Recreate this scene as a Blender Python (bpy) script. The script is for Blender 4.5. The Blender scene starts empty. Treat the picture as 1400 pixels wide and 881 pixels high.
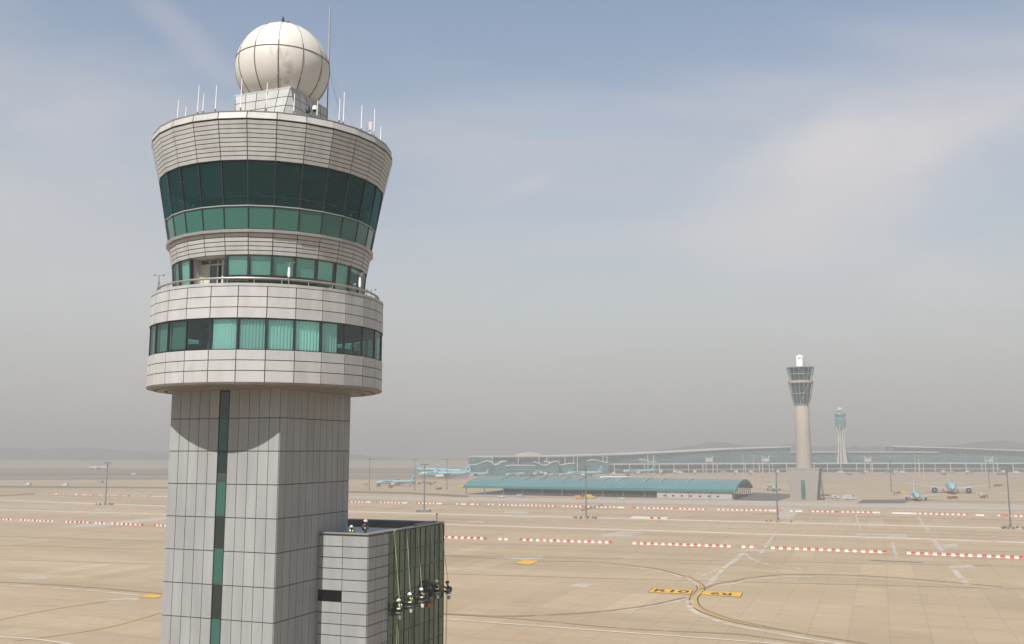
import bpy, bmesh, math, random
from mathutils import Vector, Matrix, noise
random.seed(7)
S = bpy.context.scene
COL = S.collection
R = math.radians
PI = math.pi

# ------------------------------------------------------------------ camera
FPX, CAMH, HORY = 1300.0, 37.0, 615.0
TH = math.atan((HORY-440.5)/FPX)
CT, ST = math.cos(TH), math.sin(TH)
cam_d = bpy.data.cameras.new('camera'); cam = bpy.data.objects.new('camera', cam_d); COL.objects.link(cam)
cam.location = (0, 0, CAMH); cam.rotation_euler = (PI/2+TH, 0, 0)
cam_d.sensor_width = 36; cam_d.lens = 36*FPX/1400; cam_d.clip_start = .5; cam_d.clip_end = 30000
S.camera = cam

def ray(x, y):
    yu = 440.5-y
    return Vector((x-700, FPX*CT-yu*ST, FPX*ST+yu*CT))
def G(x, y, z=0.0):                      # point of the photo that lies at height z
    d = ray(x, y); t = (z-CAMH)/d.z
    return Vector((d.x*t, d.y*t, z))
def atY(x, y, Y):                        # point at forward distance Y
    d = ray(x, y); t = Y/d.y
    return Vector((d.x*t, Y, CAMH+d.z*t))

# tower frame: local x runs along the lit face, local y along the shaded one
UA = -R(21.0)
U = Vector((math.cos(UA), math.sin(UA), 0)); V = Vector((-math.sin(UA), math.cos(UA), 0))
TC = Vector((-23.82, 91.69, 0))
def T2W(p): return TC+U*p[0]+V*p[1]+Vector((0, 0, p[2]))
def W2T(p):
    q = Vector(p)-TC; return Vector((q.dot(U), q.dot(V), q.z))
def hitx(x, y, lx):                      # where the sight line meets the tower-frame plane x = lx
    o = W2T((0, 0, CAMH)); d = ray(x, y); d = Vector((d.dot(U), d.dot(V), d.z))
    t = (lx-o.x)/d.x; return o+d*t

# ------------------------------------------------------------------ materials
MATS = {}
ALB = .66     # base colours matched to the sun strength and exposure used below
def mat(name, col, rough=.6, metal=0., var=0., nscale=3., nstretch=(1, 1, 1), island=0., spec=.5, bump=0., col2=None, thr=None, coat=0.):
    if name in MATS: return MATS[name]
    col = tuple(x*ALB for x in col); col2 = tuple(x*ALB for x in col2) if col2 else None
    m = bpy.data.materials.new(name); m.use_nodes = True; nt = m.node_tree; N = nt.nodes; L = nt.links
    b = N['Principled BSDF']; b.inputs['Roughness'].default_value = rough; b.inputs['Metallic'].default_value = metal
    b.inputs['Specular IOR Level'].default_value = spec; b.inputs['Coat Weight'].default_value = coat
    c = (*col, 1)
    b.inputs['Base Color'].default_value = c
    out = None
    if var or col2 or bump:
        tc = N.new('ShaderNodeTexCoord'); mp = N.new('ShaderNodeMapping'); mp.inputs['Scale'].default_value = nstretch
        nz = N.new('ShaderNodeTexNoise'); nz.inputs['Scale'].default_value = nscale; nz.inputs['Detail'].default_value = 5
        L.new(tc.outputs['Object'], mp.inputs[0]); L.new(mp.outputs[0], nz.inputs['Vector'])
        rp = N.new('ShaderNodeValToRGB'); e = rp.color_ramp.elements
        e[0].position, e[1].position = (thr or (.3, .7))
        d2 = col2 or tuple(x*(1-var) for x in col); u2 = col if col2 else tuple(min(1, x*(1+var)) for x in col)
        e[0].color = (*d2, 1); e[1].color = (*u2, 1)
        L.new(nz.outputs['Fac'], rp.inputs[0]); out = rp.outputs[0]
        if bump:
            bp = N.new('ShaderNodeBump'); bp.inputs['Strength'].default_value = bump; bp.inputs['Distance'].default_value = .05
            L.new(nz.outputs['Fac'], bp.inputs['Height']); L.new(bp.outputs[0], b.inputs['Normal'])
    if island:
        g = N.new('ShaderNodeNewGeometry'); mr = N.new('ShaderNodeMapRange')
        mr.inputs['To Min'].default_value = 1-island; mr.inputs['To Max'].default_value = 1+island
        L.new(g.outputs['Random Per Island'], mr.inputs['Value'])
        mx = N.new('ShaderNodeMix'); mx.data_type = 'RGBA'; mx.blend_type = 'MULTIPLY'; mx.inputs[0].default_value = 1
        if out: L.new(out, mx.inputs[6])
        else: mx.inputs[6].default_value = c
        cb = N.new('ShaderNodeCombineColor')
        for i in range(3): L.new(mr.outputs[0], cb.inputs[i])
        L.new(cb.outputs[0], mx.inputs[7]); out = mx.outputs[2]
    if out: L.new(out, b.inputs['Base Color'])
    MATS[name] = m; return m

def glass_mat(name, tint, refl=.08, rough=.02, body=None, bodyf=0., gcol=(.8, .95, .92), rmax=.75):
    m = bpy.data.materials.new(name); m.use_nodes = True; nt = m.node_tree; N = nt.nodes; L = nt.links
    N.remove(N['Principled BSDF']); out = N['Material Output']
    tr = N.new('ShaderNodeBsdfTransparent')
    oi = N.new('ShaderNodeObjectInfo'); vr = N.new('ShaderNodeMapRange'); vr.inputs['To Min'].default_value = .75; vr.inputs['To Max'].default_value = 1.2; L.new(oi.outputs['Random'], vr.inputs['Value'])
    vm = N.new('ShaderNodeVectorMath'); vm.operation = 'SCALE'; vm.inputs[0].default_value = tint; L.new(vr.outputs[0], vm.inputs['Scale']); L.new(vm.outputs[0], tr.inputs[0])
    gl = N.new('ShaderNodeBsdfGlossy'); gl.inputs['Roughness'].default_value = rough; gl.inputs[0].default_value = (*gcol, 1)
    src = tr
    if body:
        df = N.new('ShaderNodeBsdfDiffuse'); df.inputs[0].default_value = (*body, 1)
        m0 = N.new('ShaderNodeMixShader'); m0.inputs[0].default_value = bodyf
        L.new(tr.outputs[0], m0.inputs[1]); L.new(df.outputs[0], m0.inputs[2]); src = m0
    fr = N.new('ShaderNodeLayerWeight'); fr.inputs['Blend'].default_value = .25
    mr = N.new('ShaderNodeMapRange'); mr.inputs['To Min'].default_value = refl; mr.inputs['To Max'].default_value = rmax
    L.new(fr.outputs['Fresnel'], mr.inputs['Value'])
    mx = N.new('ShaderNodeMixShader'); L.new(mr.outputs[0], mx.inputs[0]); L.new(src.outputs[0], mx.inputs[1]); L.new(gl.outputs[0], mx.inputs[2])
    L.new(mx.outputs[0], out.inputs[0]); MATS[name] = m; return m

M_PANEL = mat('tower aluminium panel', (.585, .585, .56), .5, 0, col2=(.495, .49, .46), nscale=1.3, nstretch=(1, 1, .25), thr=(.3, .62), island=.045)
M_PANELW = mat('drum white panel', (.60, .60, .585), .5, 0, col2=(.515, .51, .49), nscale=1.1, nstretch=(1, 1, .3), thr=(.28, .6), island=.04)
M_SHAFT = mat('shaft grey panel', (.425, .435, .43), .45, 0, col2=(.35, .36, .355), nscale=1.0, nstretch=(1, 1, .12), thr=(.3, .65), island=.06, spec=.3)
M_JOINT = mat('dark panel joint', (.09, .075, .065), .8)
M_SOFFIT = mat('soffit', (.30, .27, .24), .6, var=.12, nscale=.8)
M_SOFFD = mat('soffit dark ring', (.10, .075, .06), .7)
M_CAP = mat('metal coping', (.46, .44, .42), .35, .4, var=.06)
M_FRAME = mat('dark window frame', (.035, .045, .045), .4, .3)
M_LFRAME = mat('pale window frame', (.42, .46, .45), .4, .3)
M_RAIL = mat('painted rail pipe', (.42, .36, .32), .4, .3, var=.1, nscale=.6)
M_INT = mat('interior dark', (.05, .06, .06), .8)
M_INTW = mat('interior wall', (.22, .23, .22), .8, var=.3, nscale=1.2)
M_CURT = mat('curtain', (1.05, 1.1, 1.08), .9)
M_SCREEN = mat('grey sun screen', (.16, .22, .22), .9)
M_BLIND = mat('roller blind', (.72, .80, .74), .9)
M_GLASS = glass_mat('cab glass dark', (.15, .42, .42), .045, gcol=(.22, .55, .56), body=(.008, .045, .048), bodyf=.25, rmax=.6)
M_GLASSG = glass_mat('window glass green', (.62, .93, .88), .06)
M_SPAN = mat('green spandrel glass', (.04, .165, .135), .12, 0, island=.12, spec=.6)
M_STRIPD = mat('strip glass dark', (.01, .028, .024), .05, 0, spec=.7)
M_STRIPG = mat('strip glass green', (.035, .135, .11), .08, 0, spec=.6)
M_STRIPM = mat('strip glass smoky', (.05, .075, .07), .08, 0, spec=.6)
M_CURTW = mat('annex curtain wall glass', (.13, .225, .155), .09, .7, col2=(.09, .165, .12), nscale=.35, thr=(.35, .65), island=.14, spec=.45)
M_RADOME = mat('radome shell', (.82, .79, .72), .55, col2=(.75, .715, .635), nscale=.5, thr=(.25, .6))
M_SEAM = mat('radome seam', (.22, .16, .12), .8)
M_STAIN = mat('radome stain', (.50, .43, .31), .8, col2=(.66, .61, .50), nscale=1.6, nstretch=(1, 1, .35), thr=(.38, .6))
M_WHITE = mat('white gloss paint', (1.1, 1.09, 1.05), .4)
M_OFFW = mat('off white paint', (.66, .65, .62), .5, var=.06)
M_BLACK = mat('black plastic', (.02, .02, .022), .5)
M_GREY = mat('grey metal', (.26, .27, .275), .45, .5, var=.08)
M_LGREY = mat('light grey metal', (.45, .46, .46), .5, .3)
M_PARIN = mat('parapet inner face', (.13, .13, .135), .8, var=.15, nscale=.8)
M_ROOFM = mat('roof membrane', (.78, .77, .72), .8, var=.12, nscale=.6)
M_LIME = mat('lime reflective tape', (1.2, 1.3, .6), .5)
M_LIMEV = mat('lime vest', (.42, .50, .08), .7)
M_CLOTH = mat('black work clothes', (.018, .018, .02), .85, var=.3, nscale=9)
M_RED = mat('dark red vest', (.12, .015, .015), .8)
M_SKIN = mat('skin', (.48, .30, .21), .55)
M_ROPE = mat('pale green rope', (.50, .56, .40), .8)
M_BOARD = mat('grey seat board', (.30, .31, .32), .6)
M_ORANGE = mat('orange paint', (.70, .30, .08), .6, var=.1)
M_YEL = mat('yellow paint', (.72, .45, .07), .6, var=.1)
M_BRED = mat('barrier red', (.58, .07, .05), .45, var=.1, nscale=2)
M_BFADE = mat('barrier faded red', (.62, .22, .17), .55, var=.1, nscale=2)
M_BWHT = mat('barrier white', (.80, .77, .70), .5, var=.05)
M_CONC = mat('pale concrete', (.52, .46, .39), .8, col2=(.46, .41, .35), nscale=.3, nstretch=(1, 1, .3))
M_CONCB = mat('concrete block wall', (.42, .38, .335), .8, var=.05, nscale=.4)
M_TEALR = mat('teal metal roof', (.10, .27, .275), .28, .0, var=.08, nscale=.05)
M_TEALD = mat('teal roof fascia', (.035, .22, .21), .45)
M_SKYL = mat('roof light strip', (.40, .46, .44), .5)
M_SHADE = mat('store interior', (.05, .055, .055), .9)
M_WALLW = mat('white store wall', (.55, .52, .49), .7, var=.05, nscale=.2)
M_TGLASS = mat('terminal teal glass', (.08, .25, .26), .2, 0, col2=(.045, .15, .16), nscale=.03, nstretch=(1, 1, 6), thr=(.4, .6), spec=.6)
M_TROOF = mat('terminal white roof', (.72, .70, .66), .5)
M_CYAN = mat('light blue aircraft paint', (.26, .60, .68), .35)
M_SILVER = mat('silver aircraft belly', (.58, .60, .60), .35)
M_ACW = mat('white aircraft paint', (.76, .76, .75), .35)
M_NAVY = mat('deep blue paint', (.02, .07, .22), .4)
M_DRED = mat('red aircraft paint', (.45, .05, .04), .4)
M_TYRE = mat('tyre rubber', (.02, .02, .02), .8)
M_WINDOW = mat('vehicle glass', (.02, .03, .035), .08)
M_CABG = mat('lattice cab glass', (.035, .09, .10), .15)
M_SHAFTF = mat('far tower white', (.80, .77, .70), .6)
M_SHAFTB = mat('far tower ochre core', (.42, .32, .22), .7)
M_LOUV = mat('louvre black', (.008, .008, .008), .9, spec=.1)

# ------------------------------------------------------------------ mesh builder
class MB:
    def __init__(s): s.v = []; s.f = []; s.m = []; s.cm = 0; s.sm = False
    def face(s, pts, mi=None):
        i = len(s.v); s.v += [tuple(p) for p in pts]; s.f.append(tuple(range(i, i+len(pts)))); s.m.append(s.cm if mi is None else mi)
    def idx(s, pts, faces, mi=None):
        i = len(s.v); s.v += [tuple(p) for p in pts]
        for f in faces: s.f.append(tuple(i+k for k in f)); s.m.append(s.cm if mi is None else mi)
    def hexa(s, a, b, mi=None):           # two quads a (bottom/front), b (top/back)
        s.idx(list(a)+list(b), [(3, 2, 1, 0), (4, 5, 6, 7), (0, 1, 5, 4), (1, 2, 6, 5), (2, 3, 7, 6), (3, 0, 4, 7)], mi)
    def box(s, c, size, rz=0, mi=None, ax=None):
        hx, hy, hz = [k/2 for k in size]; c = Vector(c)
        X = Vector((math.cos(rz), math.sin(rz), 0)); Y = Vector((-math.sin(rz), math.cos(rz), 0)); Z = Vector((0, 0, 1))
        if ax: X, Y, Z = ax
        q = [(-1, -1), (1, -1), (1, 1), (-1, 1)]
        s.hexa([c+X*hx*i+Y*hy*j-Z*hz for i, j in q], [c+X*hx*i+Y*hy*j+Z*hz for i, j in q], mi)
    def tube(s, pts, r, n=8, mi=None, cap=True, r2=None):
        pts = [Vector(p) for p in pts]; rings = []
        for k, p in enumerate(pts):
            d = (pts[min(k+1, len(pts)-1)]-pts[max(k-1, 0)]).normalized()
            a = d.cross(Vector((0, 0, 1)) if abs(d.z) < .9 else Vector((1, 0, 0))).normalized(); b = d.cross(a)
            rr = r if r2 is None else r+(r2-r)*k/(len(pts)-1)
            if isinstance(r, (list, tuple)): rr = r[k]
            rings.append([p+a*math.cos(t*2*PI/n)*rr+b*math.sin(t*2*PI/n)*rr for t in range(n)])
        P = [q for rg in rings for q in rg]; F = []
        for k in range(len(pts)-1):
            for t in range(n): F.append((k*n+t, k*n+(t+1) % n, (k+1)*n+(t+1) % n, (k+1)*n+t))
        if cap: F.append(tuple(range(n-1, -1, -1))); F.append(tuple((len(pts)-1)*n+t for t in range(n)))
        s.idx(P, F, mi)
    def lathe(s, prof, n=32, c=(0, 0), mi=None, ph=0., close=False):
        P = []; F = []
        for r, z in prof:
            for t in range(n): a = ph+t*2*PI/n; P.append((c[0]+r*math.cos(a), c[1]+r*math.sin(a), z))
        for k in range(len(prof)-1):
            for t in range(n): F.append((k*n+t, k*n+(t+1) % n, (k+1)*n+(t+1) % n, (k+1)*n+t))
        s.idx(P, F, mi)
    def disc(s, r, z, n=32, c=(0, 0), ph=0., mi=None):
        s.face([(c[0]+r*math.cos(ph+t*2*PI/n), c[1]+r*math.sin(ph+t*2*PI/n), z) for t in range(n)], mi)
    def sphere(s, c, r, nu=16, nv=10, mi=None, v0=-PI/2, v1=PI/2, sc=(1, 1, 1)):
        P = []; F = []
        for j in range(nv+1):
            e = v0+(v1-v0)*j/nv
            for i in range(nu):
                a = 2*PI*i/nu; P.append((c[0]+sc[0]*r*math.cos(e)*math.cos(a), c[1]+sc[1]*r*math.cos(e)*math.sin(a), c[2]+sc[2]*r*math.sin(e)))
        for j in range(nv):
            for i in range(nu): F.append((j*nu+i, j*nu+(i+1) % nu, (j+1)*nu+(i+1) % nu, (j+1)*nu+i))
        s.idx(P, F, mi)
    def build(s, name, mats, parent=None, smooth=False, loc=None):
        me = bpy.data.meshes.new(name); me.from_pydata(s.v, [], s.f)
        if not isinstance(mats, (list, tuple)): mats = [mats]
        for m in mats: me.materials.append(m)
        for i, p in enumerate(me.polygons): p.material_index = min(s.m[i], len(mats)-1)
        bm = bmesh.new(); bm.from_mesh(me); bmesh.ops.remove_doubles(bm, verts=bm.verts, dist=1e-5) if smooth else None
        if smooth: bmesh.ops.recalc_face_normals(bm, faces=bm.faces)
        bm.to_mesh(me); bm.free()
        if smooth:
            me.shade_smooth()
            try: me.set_sharp_from_angle(angle=R(40))
            except Exception: pass
        me.update()
        o = bpy.data.objects.new(name, me); COL.objects.link(o)
        if parent: o.parent = parent
        if loc is not None: o.location = loc
        return o
def tag(o, label=None, cat=None, group=None, kind=None):
    if label: o['label'] = label
    if cat: o['category'] = cat
    if group: o['group'] = group
    if kind: o['kind'] = kind
    return o
def empty(name, loc=(0, 0, 0), rz=0., label=None, cat=None, group=None, sc=1.):
    o = bpy.data.objects.new(name, None); COL.objects.link(o); o.location = loc; o.rotation_euler = (0, 0, rz)
    if sc != 1.: o.scale = (sc, sc, sc)
    return tag(o, label, cat, group)
KIDS = {}
def copy_tree(o, parent=None):
    c = o.copy(); COL.objects.link(c)
    if parent: c.parent = parent
    for ch in [x for x in bpy.data.objects if x.parent == o]: copy_tree(ch, c)
    return c

# ------------------------------------------------------------------ control tower (near)
tower = empty('control_tower', TC, UA, 'large grey round-headed airport control tower with green windows and a white radome on top', 'control tower')
DC = (.2, .15); NP = 28; PHI = math.atan2(-77.1, 55.1)
def pt(a, r, z, c=DC): return Vector((c[0]+r*math.cos(a), c[1]+r*math.sin(a), z))
def bay(k, ph): return ph+k*2*PI/NP, ph+(k+1)*2*PI/NP
def ringpanels(mb, r0, z0, r1, z1, rows, ph, gap=.072, t=.06, skip=()):
    L = math.hypot(r1-r0, z1-z0); nr, nz = (z1-z0)/L, -(r1-r0)/L
    if isinstance(rows, int): rows = [i/rows for i in range(rows+1)]
    for k in range(NP):
        if k in skip: continue
        a0, a1 = bay(k, ph)
        for i in range(len(rows)-1):
            f0, f1 = rows[i]+gap/2/L, rows[i+1]-gap/2/L
            q = []
            for a, f in ((a0, f0), (a1, f0), (a1, f1), (a0, f1)):
                q.append(pt(a, r0+(r1-r0)*f, z0+(z1-z0)*f))
            ex = (q[1]-q[0]).normalized()*gap/2
            q = [q[0]+ex, q[1]-ex, q[2]-ex, q[3]+ex]
            am = (a0+a1)/2; n = Vector((nr*math.cos(am), nr*math.sin(am), nz))
            o = [p+n*t for p in q]
            mb.idx(q+o, [(4, 5, 6, 7), (0, 1, 5, 4), (1, 2, 6, 5), (2, 3, 7, 6), (3, 0, 4, 7)])
ph0 = PHI; ph2 = PHI-R(1.6)
# upper cladding band
rimR = 11.52
def clad(name, r0, z0, r1, z1, rows, ph, m, skip=(), back=True, t=.06):
    mb = MB()
    mb.cm = 1
    for k in range(NP):
        if k in skip: continue
        a0, a1 = bay(k, ph); mb.face([pt(a0, r0, z0), pt(a1, r0, z0), pt(a1, r1, z1), pt(a0, r1, z1)])
    mb.cm = 0; ringpanels(mb, r0, z0, r1, z1, rows, ph, skip=skip, t=t)
    return mb.build(name, [m, M_JOINT], tower)
clad('upper_cladding', 10.72, 62.28, rimR-.03, 65.72, 9, ph0, M_PANEL)
clad('roof_rim', rimR+.02, 65.78, rimR-.12, 66.42, 1, ph0, M_PANEL, t=.09)
clad('middle_cladding', 9.22, 54.1, 9.55, 56.02, 5, ph0, M_PANEL)
mb = MB(); mb.lathe([(rimR-.1, 66.5), (rimR-.6, 66.5), (rimR-.6, 66.0), (0.01, 66.05)], NP, DC, 0, ph0); mb.lathe([(rimR-.02, 66.42), (rimR+.02, 66.52), (rimR-.1, 66.5)], NP, DC, 0, ph0)
mb.build('roof_deck', M_CAP, tower)
# drum cladding
clad('drum_upper_cladding', 10.93, 48.22, 10.88, 51.0, [0, .34, .67, 1], ph2, M_PANELW)
clad('drum_lower_cladding', 10.90, 42.68, 10.92, 45.5, [0, .36, .68, 1], ph2, M_PANELW)
mb = MB(); mb.lathe([(10.96, 51.02), (10.98, 51.27), (10.55, 51.3), (10.5, 50.35), (8.0, 50.35)], NP, DC, 0, ph2); mb.build('terrace_parapet', [M_PANELW], tower)
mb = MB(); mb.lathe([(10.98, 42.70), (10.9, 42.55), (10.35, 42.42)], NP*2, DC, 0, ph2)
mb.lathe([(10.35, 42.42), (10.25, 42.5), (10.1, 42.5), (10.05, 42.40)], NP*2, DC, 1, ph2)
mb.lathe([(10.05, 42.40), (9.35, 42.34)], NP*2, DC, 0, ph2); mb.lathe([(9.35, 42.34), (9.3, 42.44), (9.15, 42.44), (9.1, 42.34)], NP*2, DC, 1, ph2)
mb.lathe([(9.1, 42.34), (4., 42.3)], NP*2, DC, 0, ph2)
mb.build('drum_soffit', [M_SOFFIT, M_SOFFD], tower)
# sill ledge below cab glass
mb = MB(); mb.lathe([(9.5, 56.0), (9.86, 56.02), (9.88, 56.28), (9.62, 56.34)], NP, DC, 0, ph0); mb.build('cab_sill', M_CAP, tower)
# cab windows: vision pane with green spandrel below
def quad_in(a0, a1, r0, z0, r1, z1, inx=.06, inz=.05):
    L = math.hypot(r1-r0, z1-z0); f = inz/L
    q = [pt(a0, r0+(r1-r0)*f, z0+(z1-z0)*f), pt(a1, r0+(r1-r0)*f, z0+(z1-z0)*f), pt(a1, r1-(r1-r0)*f, z1-(z1-z0)*f), pt(a0, r1-(r1-r0)*f, z1-(z1-z0)*f)]
    ex = (q[1]-q[0]).normalized()*inx
    return [q[0]+ex, q[1]-ex, q[2]-ex, q[3]+ex]
mf = MB()
for k in range(NP):
    a0, a1 = bay(k, ph0)
    w = MB(); j1, j2 = random.uniform(-.05, .05), random.uniform(-.05, .05); w.face(quad_in(a0, a1, 9.98+j1, 58.42, 10.66+j2, 62.26)); wo = w.build('window', M_GLASS, tower)
    if random.random() < .4:
        fr_ = random.uniform(.25, .9); b = MB(); b.face(quad_in(a0, a1, 10.5-.68*fr_, 62.2-3.8*fr_, 10.5, 62.2, .1, 0)); b.build('sun_screen', M_SCREEN, wo)
    s = MB(); s.face(quad_in(a0, a1, 9.60, 56.34, 9.95, 58.3)); so = s.build('spandrel_pane', M_SPAN, wo)
    # white handrail/console ledge seen inside
    mf.cm = 0
    for (ra, za, rb, zb) in ((9.6, 56.3, 10.7, 62.3),):
        p0, p1 = pt(a0, ra+.02, za), pt(a0, rb+.02, zb); d = Vector((math.cos(a0), math.sin(a0), 0)); tt = Vector((-d.y, d.x, 0))
        for dd, wd, mi in ((.03, .045, 0),):
            q = [p0-tt*wd-d*.12, p0+tt*wd-d*.12, p0+tt*wd+d*dd, p0-tt*wd+d*dd]; q2 = [p+(p1-p0) for p in q]
            mf.hexa(q, q2, mi)
    pa, pb = pt(a0, 9.97, 58.36), pt(a1, 9.97, 58.36); mid = (pa+pb)/2; ex = (pb-pa)
    rz = math.atan2(ex.y, ex.x); mf.box(mid, (ex.length+.02, .14, .10), rz, 1)
    pa, pb = pt(a0, 10.68, 62.28), pt(a1, 10.68, 62.28); mid = (pa+pb)/2; mf.box(mid, (ex.length*1.06, .1, .07), rz, 0)
mf.build('cab_window_frame', [M_FRAME, M_LFRAME], tower)
# interior of cab : floor, ceiling, consoles, ledge rail, core
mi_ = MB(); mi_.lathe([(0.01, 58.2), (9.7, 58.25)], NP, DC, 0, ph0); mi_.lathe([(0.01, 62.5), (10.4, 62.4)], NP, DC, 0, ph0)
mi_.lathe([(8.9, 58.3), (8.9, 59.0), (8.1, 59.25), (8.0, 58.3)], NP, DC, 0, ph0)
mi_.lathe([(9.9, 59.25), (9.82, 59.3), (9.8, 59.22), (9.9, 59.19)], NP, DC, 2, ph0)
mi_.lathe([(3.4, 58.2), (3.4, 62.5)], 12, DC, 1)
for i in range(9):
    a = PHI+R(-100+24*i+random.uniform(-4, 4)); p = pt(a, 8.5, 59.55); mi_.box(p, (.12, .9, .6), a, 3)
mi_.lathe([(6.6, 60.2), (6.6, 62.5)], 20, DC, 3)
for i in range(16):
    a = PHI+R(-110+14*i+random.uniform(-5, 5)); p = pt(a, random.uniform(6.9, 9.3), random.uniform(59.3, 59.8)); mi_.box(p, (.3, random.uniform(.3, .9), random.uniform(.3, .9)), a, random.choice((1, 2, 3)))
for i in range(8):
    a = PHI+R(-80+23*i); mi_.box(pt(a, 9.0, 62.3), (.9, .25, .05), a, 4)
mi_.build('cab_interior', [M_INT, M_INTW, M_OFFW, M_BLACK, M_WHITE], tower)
# lower window ring with a door bay
door_bays = [k for k in range(NP) if 0 <= ((bay(k, 0)[0]-R(360-51.5)) % (2*PI)) < R(24)]
mf = MB(); mint = MB()
rb, rt, zb, zt = 8.92, 9.2, 50.4, 54.05
for k in range(NP):
    a0, a1 = bay(k, ph0); am = (a0+a1)/2; rel = math.degrees((am-PHI+PI) % (2*PI)-PI)
    if k in door_bays: continue
    w = MB(); w.face(quad_in(a0, a1, rb, zb, rt, zt)); wo = w.build('window', M_GLASSG, tower)
    if abs(rel) < 100:
        drop = .46 if rel > -20 and rel < 40 else .95
        if rel > 45: drop = .35
        if 55 < rel < 80: drop = .08
        b = MB(); q = quad_in(a0, a1, rt-.25-(rt-rb)*drop, zt-(zt-zb)*drop, rt-.25, zt-.02, .13, .0); b.face(q); b.build('blind', M_BLIND, wo)
for k in range(NP):
    a0, a1 = bay(k, ph0)
    if (k-1) % NP in door_bays and k in door_bays: continue
    d = Vector((math.cos(a0), math.sin(a0), 0)); tt = Vector((-d.y, d.x, 0)); p0, p1 = pt(a0, rb, zb), pt(a0, rt, zt)
    q = [p0-tt*.09-d*.3, p0+tt*.09-d*.3, p0+tt*.09+d*.03, p0-tt*.09+d*.03]; mf.hexa(q, [p+(p1-p0) for p in q], 0)
mf.build('lower_window_frame', [M_FRAME], tower)
mint.lathe([(0.01, 50.38), (10.5, 50.36)], NP, DC, 0, ph0); mint.lathe([(0.01, 54.2), (9.1, 54.12)], NP, DC, 0, ph0); mint.lathe([(5.5, 50.3), (5.5, 54.2)], 20, DC, 1)
mint.build('lower_room_interior', [M_ROOFM, M_INTW], tower)
# door recess
if door_bays:
    ks = sorted(door_bays, key=lambda k: ((bay(k, 0)[0]-R(300)) % (2*PI))); a0 = bay(ks[0], ph0)[0]; a1 = bay(ks[-1], ph0)[1]
    ea, eb = pt(a0, 8.0, 50.4), pt(a1, 8.0, 50.4); ex = (eb-ea).normalized(); W = (eb-ea).length; nn = Vector((ex.y, -ex.x, 0)); rz = math.atan2(ex.y, ex.x)
    d_ = MB()
    for f, w_ in ((.0, .12), (.30, .1), (.56, .1), (.72, .22), (1., .12)):
        d_.box(ea+ex*W*f+Vector((0, 0, 1.8)), (w_, .14, 3.6), rz, 0)
    d_.box((ea+eb)/2+Vector((0, 0, 3.2)), (W, .13, .12), rz, 0)
    pd = d_.build('door_frame', [M_OFFW], tower)
    d_ = MB(); d_.box(ea+ex*W*.15+Vector((0, 0, 2.0)), (W*.27, .05, 2.6), rz); d_.build('blind', [mat('cream blind', (.72, .72, .55), .9)], pd)
    d_ = MB(); d_.box(ea+ex*W*.43+Vector((0, 0, 1.75)), (W*.25, .06, 3.3), rz); dd = d_.build('door', [M_STRIPM], tower)
    d_ = MB(); d_.box(ea+ex*W*.52+Vector((0, 0, 1.3))+nn*.09, (.05, .1, .3), rz); d_.build('handle', [M_LGREY], dd)
    d_ = MB(); d_.box(ea+ex*W*.86+Vector((0, 0, 1.9)), (W*.26, .05, 2.9), rz); d_.build('side_pane', [M_STRIPG], pd)
    d_ = MB()
    for a, e in ((a0, ea), (a1, eb)):
        d_ = MB(); p = pt(a, 9.0, 50.4); d_.face([p, e, e+Vector((0, 0, 3.7)), pt(a, 9.2, 54.1)]); d_.build('recess_wall', [M_PANEL], tower)
# rail pipe round terrace
mb = MB()
mb.lathe([(10.42+.10*math.cos(t*PI/4), 51.78+.10*math.sin(t*PI/4)) for t in range(9)], 84, DC)
for k in range(NP):
    a = ph2+(k+.5)*2*PI/NP; mb.tube([pt(a, 10.5, 51.2), pt(a, 10.42, 51.75)], .035, 6)
mb.build('terrace_rail', M_RAIL, tower, True)
# drum windows
mf = MB(); mf2 = MB()
curt = {}
for k in range(NP):
    a0, a1 = bay(k, ph2); am = (a0+a1)/2; rel = math.degrees((am-PHI+PI) % (2*PI)-PI)
    w = MB(); w.face(quad_in(a0, a1, 10.84, 45.56, 10.84, 48.2, .05, .03))
    wo = w.build('window', M_GLASSG if -29 < rel < 34 else MATS['cab glass dark'] if abs(rel) > 100 else M_GLASSG, tower)
    if -29 < rel < 34:
        b = MB(); n = 22; rr = 10.55
        row = []
        for i in range(n+1):
            f = i/n; amp = .05 if rel > -20 else .012
            if rel > 30 and f > .8: break
            p = pt(a0+(a1-a0)*(.05+.9*f), rr+amp*math.sin(i*2.1+rel)+random.uniform(-.01, .01), 45.58); row.append(p)
        for i in range(len(row)-1): b.face([row[i], row[i+1], row[i+1]+Vector((0, 0, 2.58)), row[i]+Vector((0, 0, 2.58))])
        b.build('curtain', M_CURT, wo)
    elif abs(rel) < 95:
        # half-drawn blinds, sills and shelves seen as dim shapes
        if rel > 34:
            b = MB(); p0, p1 = pt(a0, 10.6, 46.4), pt(a1, 10.6, 46.4); e = p1-p0; rz = math.atan2(e.y, e.x)
            b.box((p0+p1)/2, (e.length, .05, .06), rz); b.box(p0+e*.5-Vector((0, 0, .4)), (.06, .05, .8), rz); b.build('inner_rail', M_LFRAME, wo)
        elif rel < -55:
            b = MB(); b.face(quad_in(a0, a1, 10.5, 45.7, 10.5, 48.15, .1, .0)); b.build('blind', mat('dim blind', (.30, .36, .34), .9), wo)
        elif rel < -42:
            b = MB(); b.face(quad_in(a0, a1, 10.5, 45.7, 10.5, 48.15, .1, .0)); b.build('blind', mat('dim blind darker', (.17, .25, .22), .9), wo)
    d = Vector((math.cos(a0), math.sin(a0), 0)); tt = Vector((-d.y, d.x, 0)); p0 = pt(a0, 10.86, 45.5)
    q = [p0-tt*.055-d*.2, p0+tt*.055-d*.2, p0+tt*.055+d*.04, p0-tt*.055+d*.04]; mf.hexa(q, [p+Vector((0, 0, 2.72)) for p in q], 0)
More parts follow.
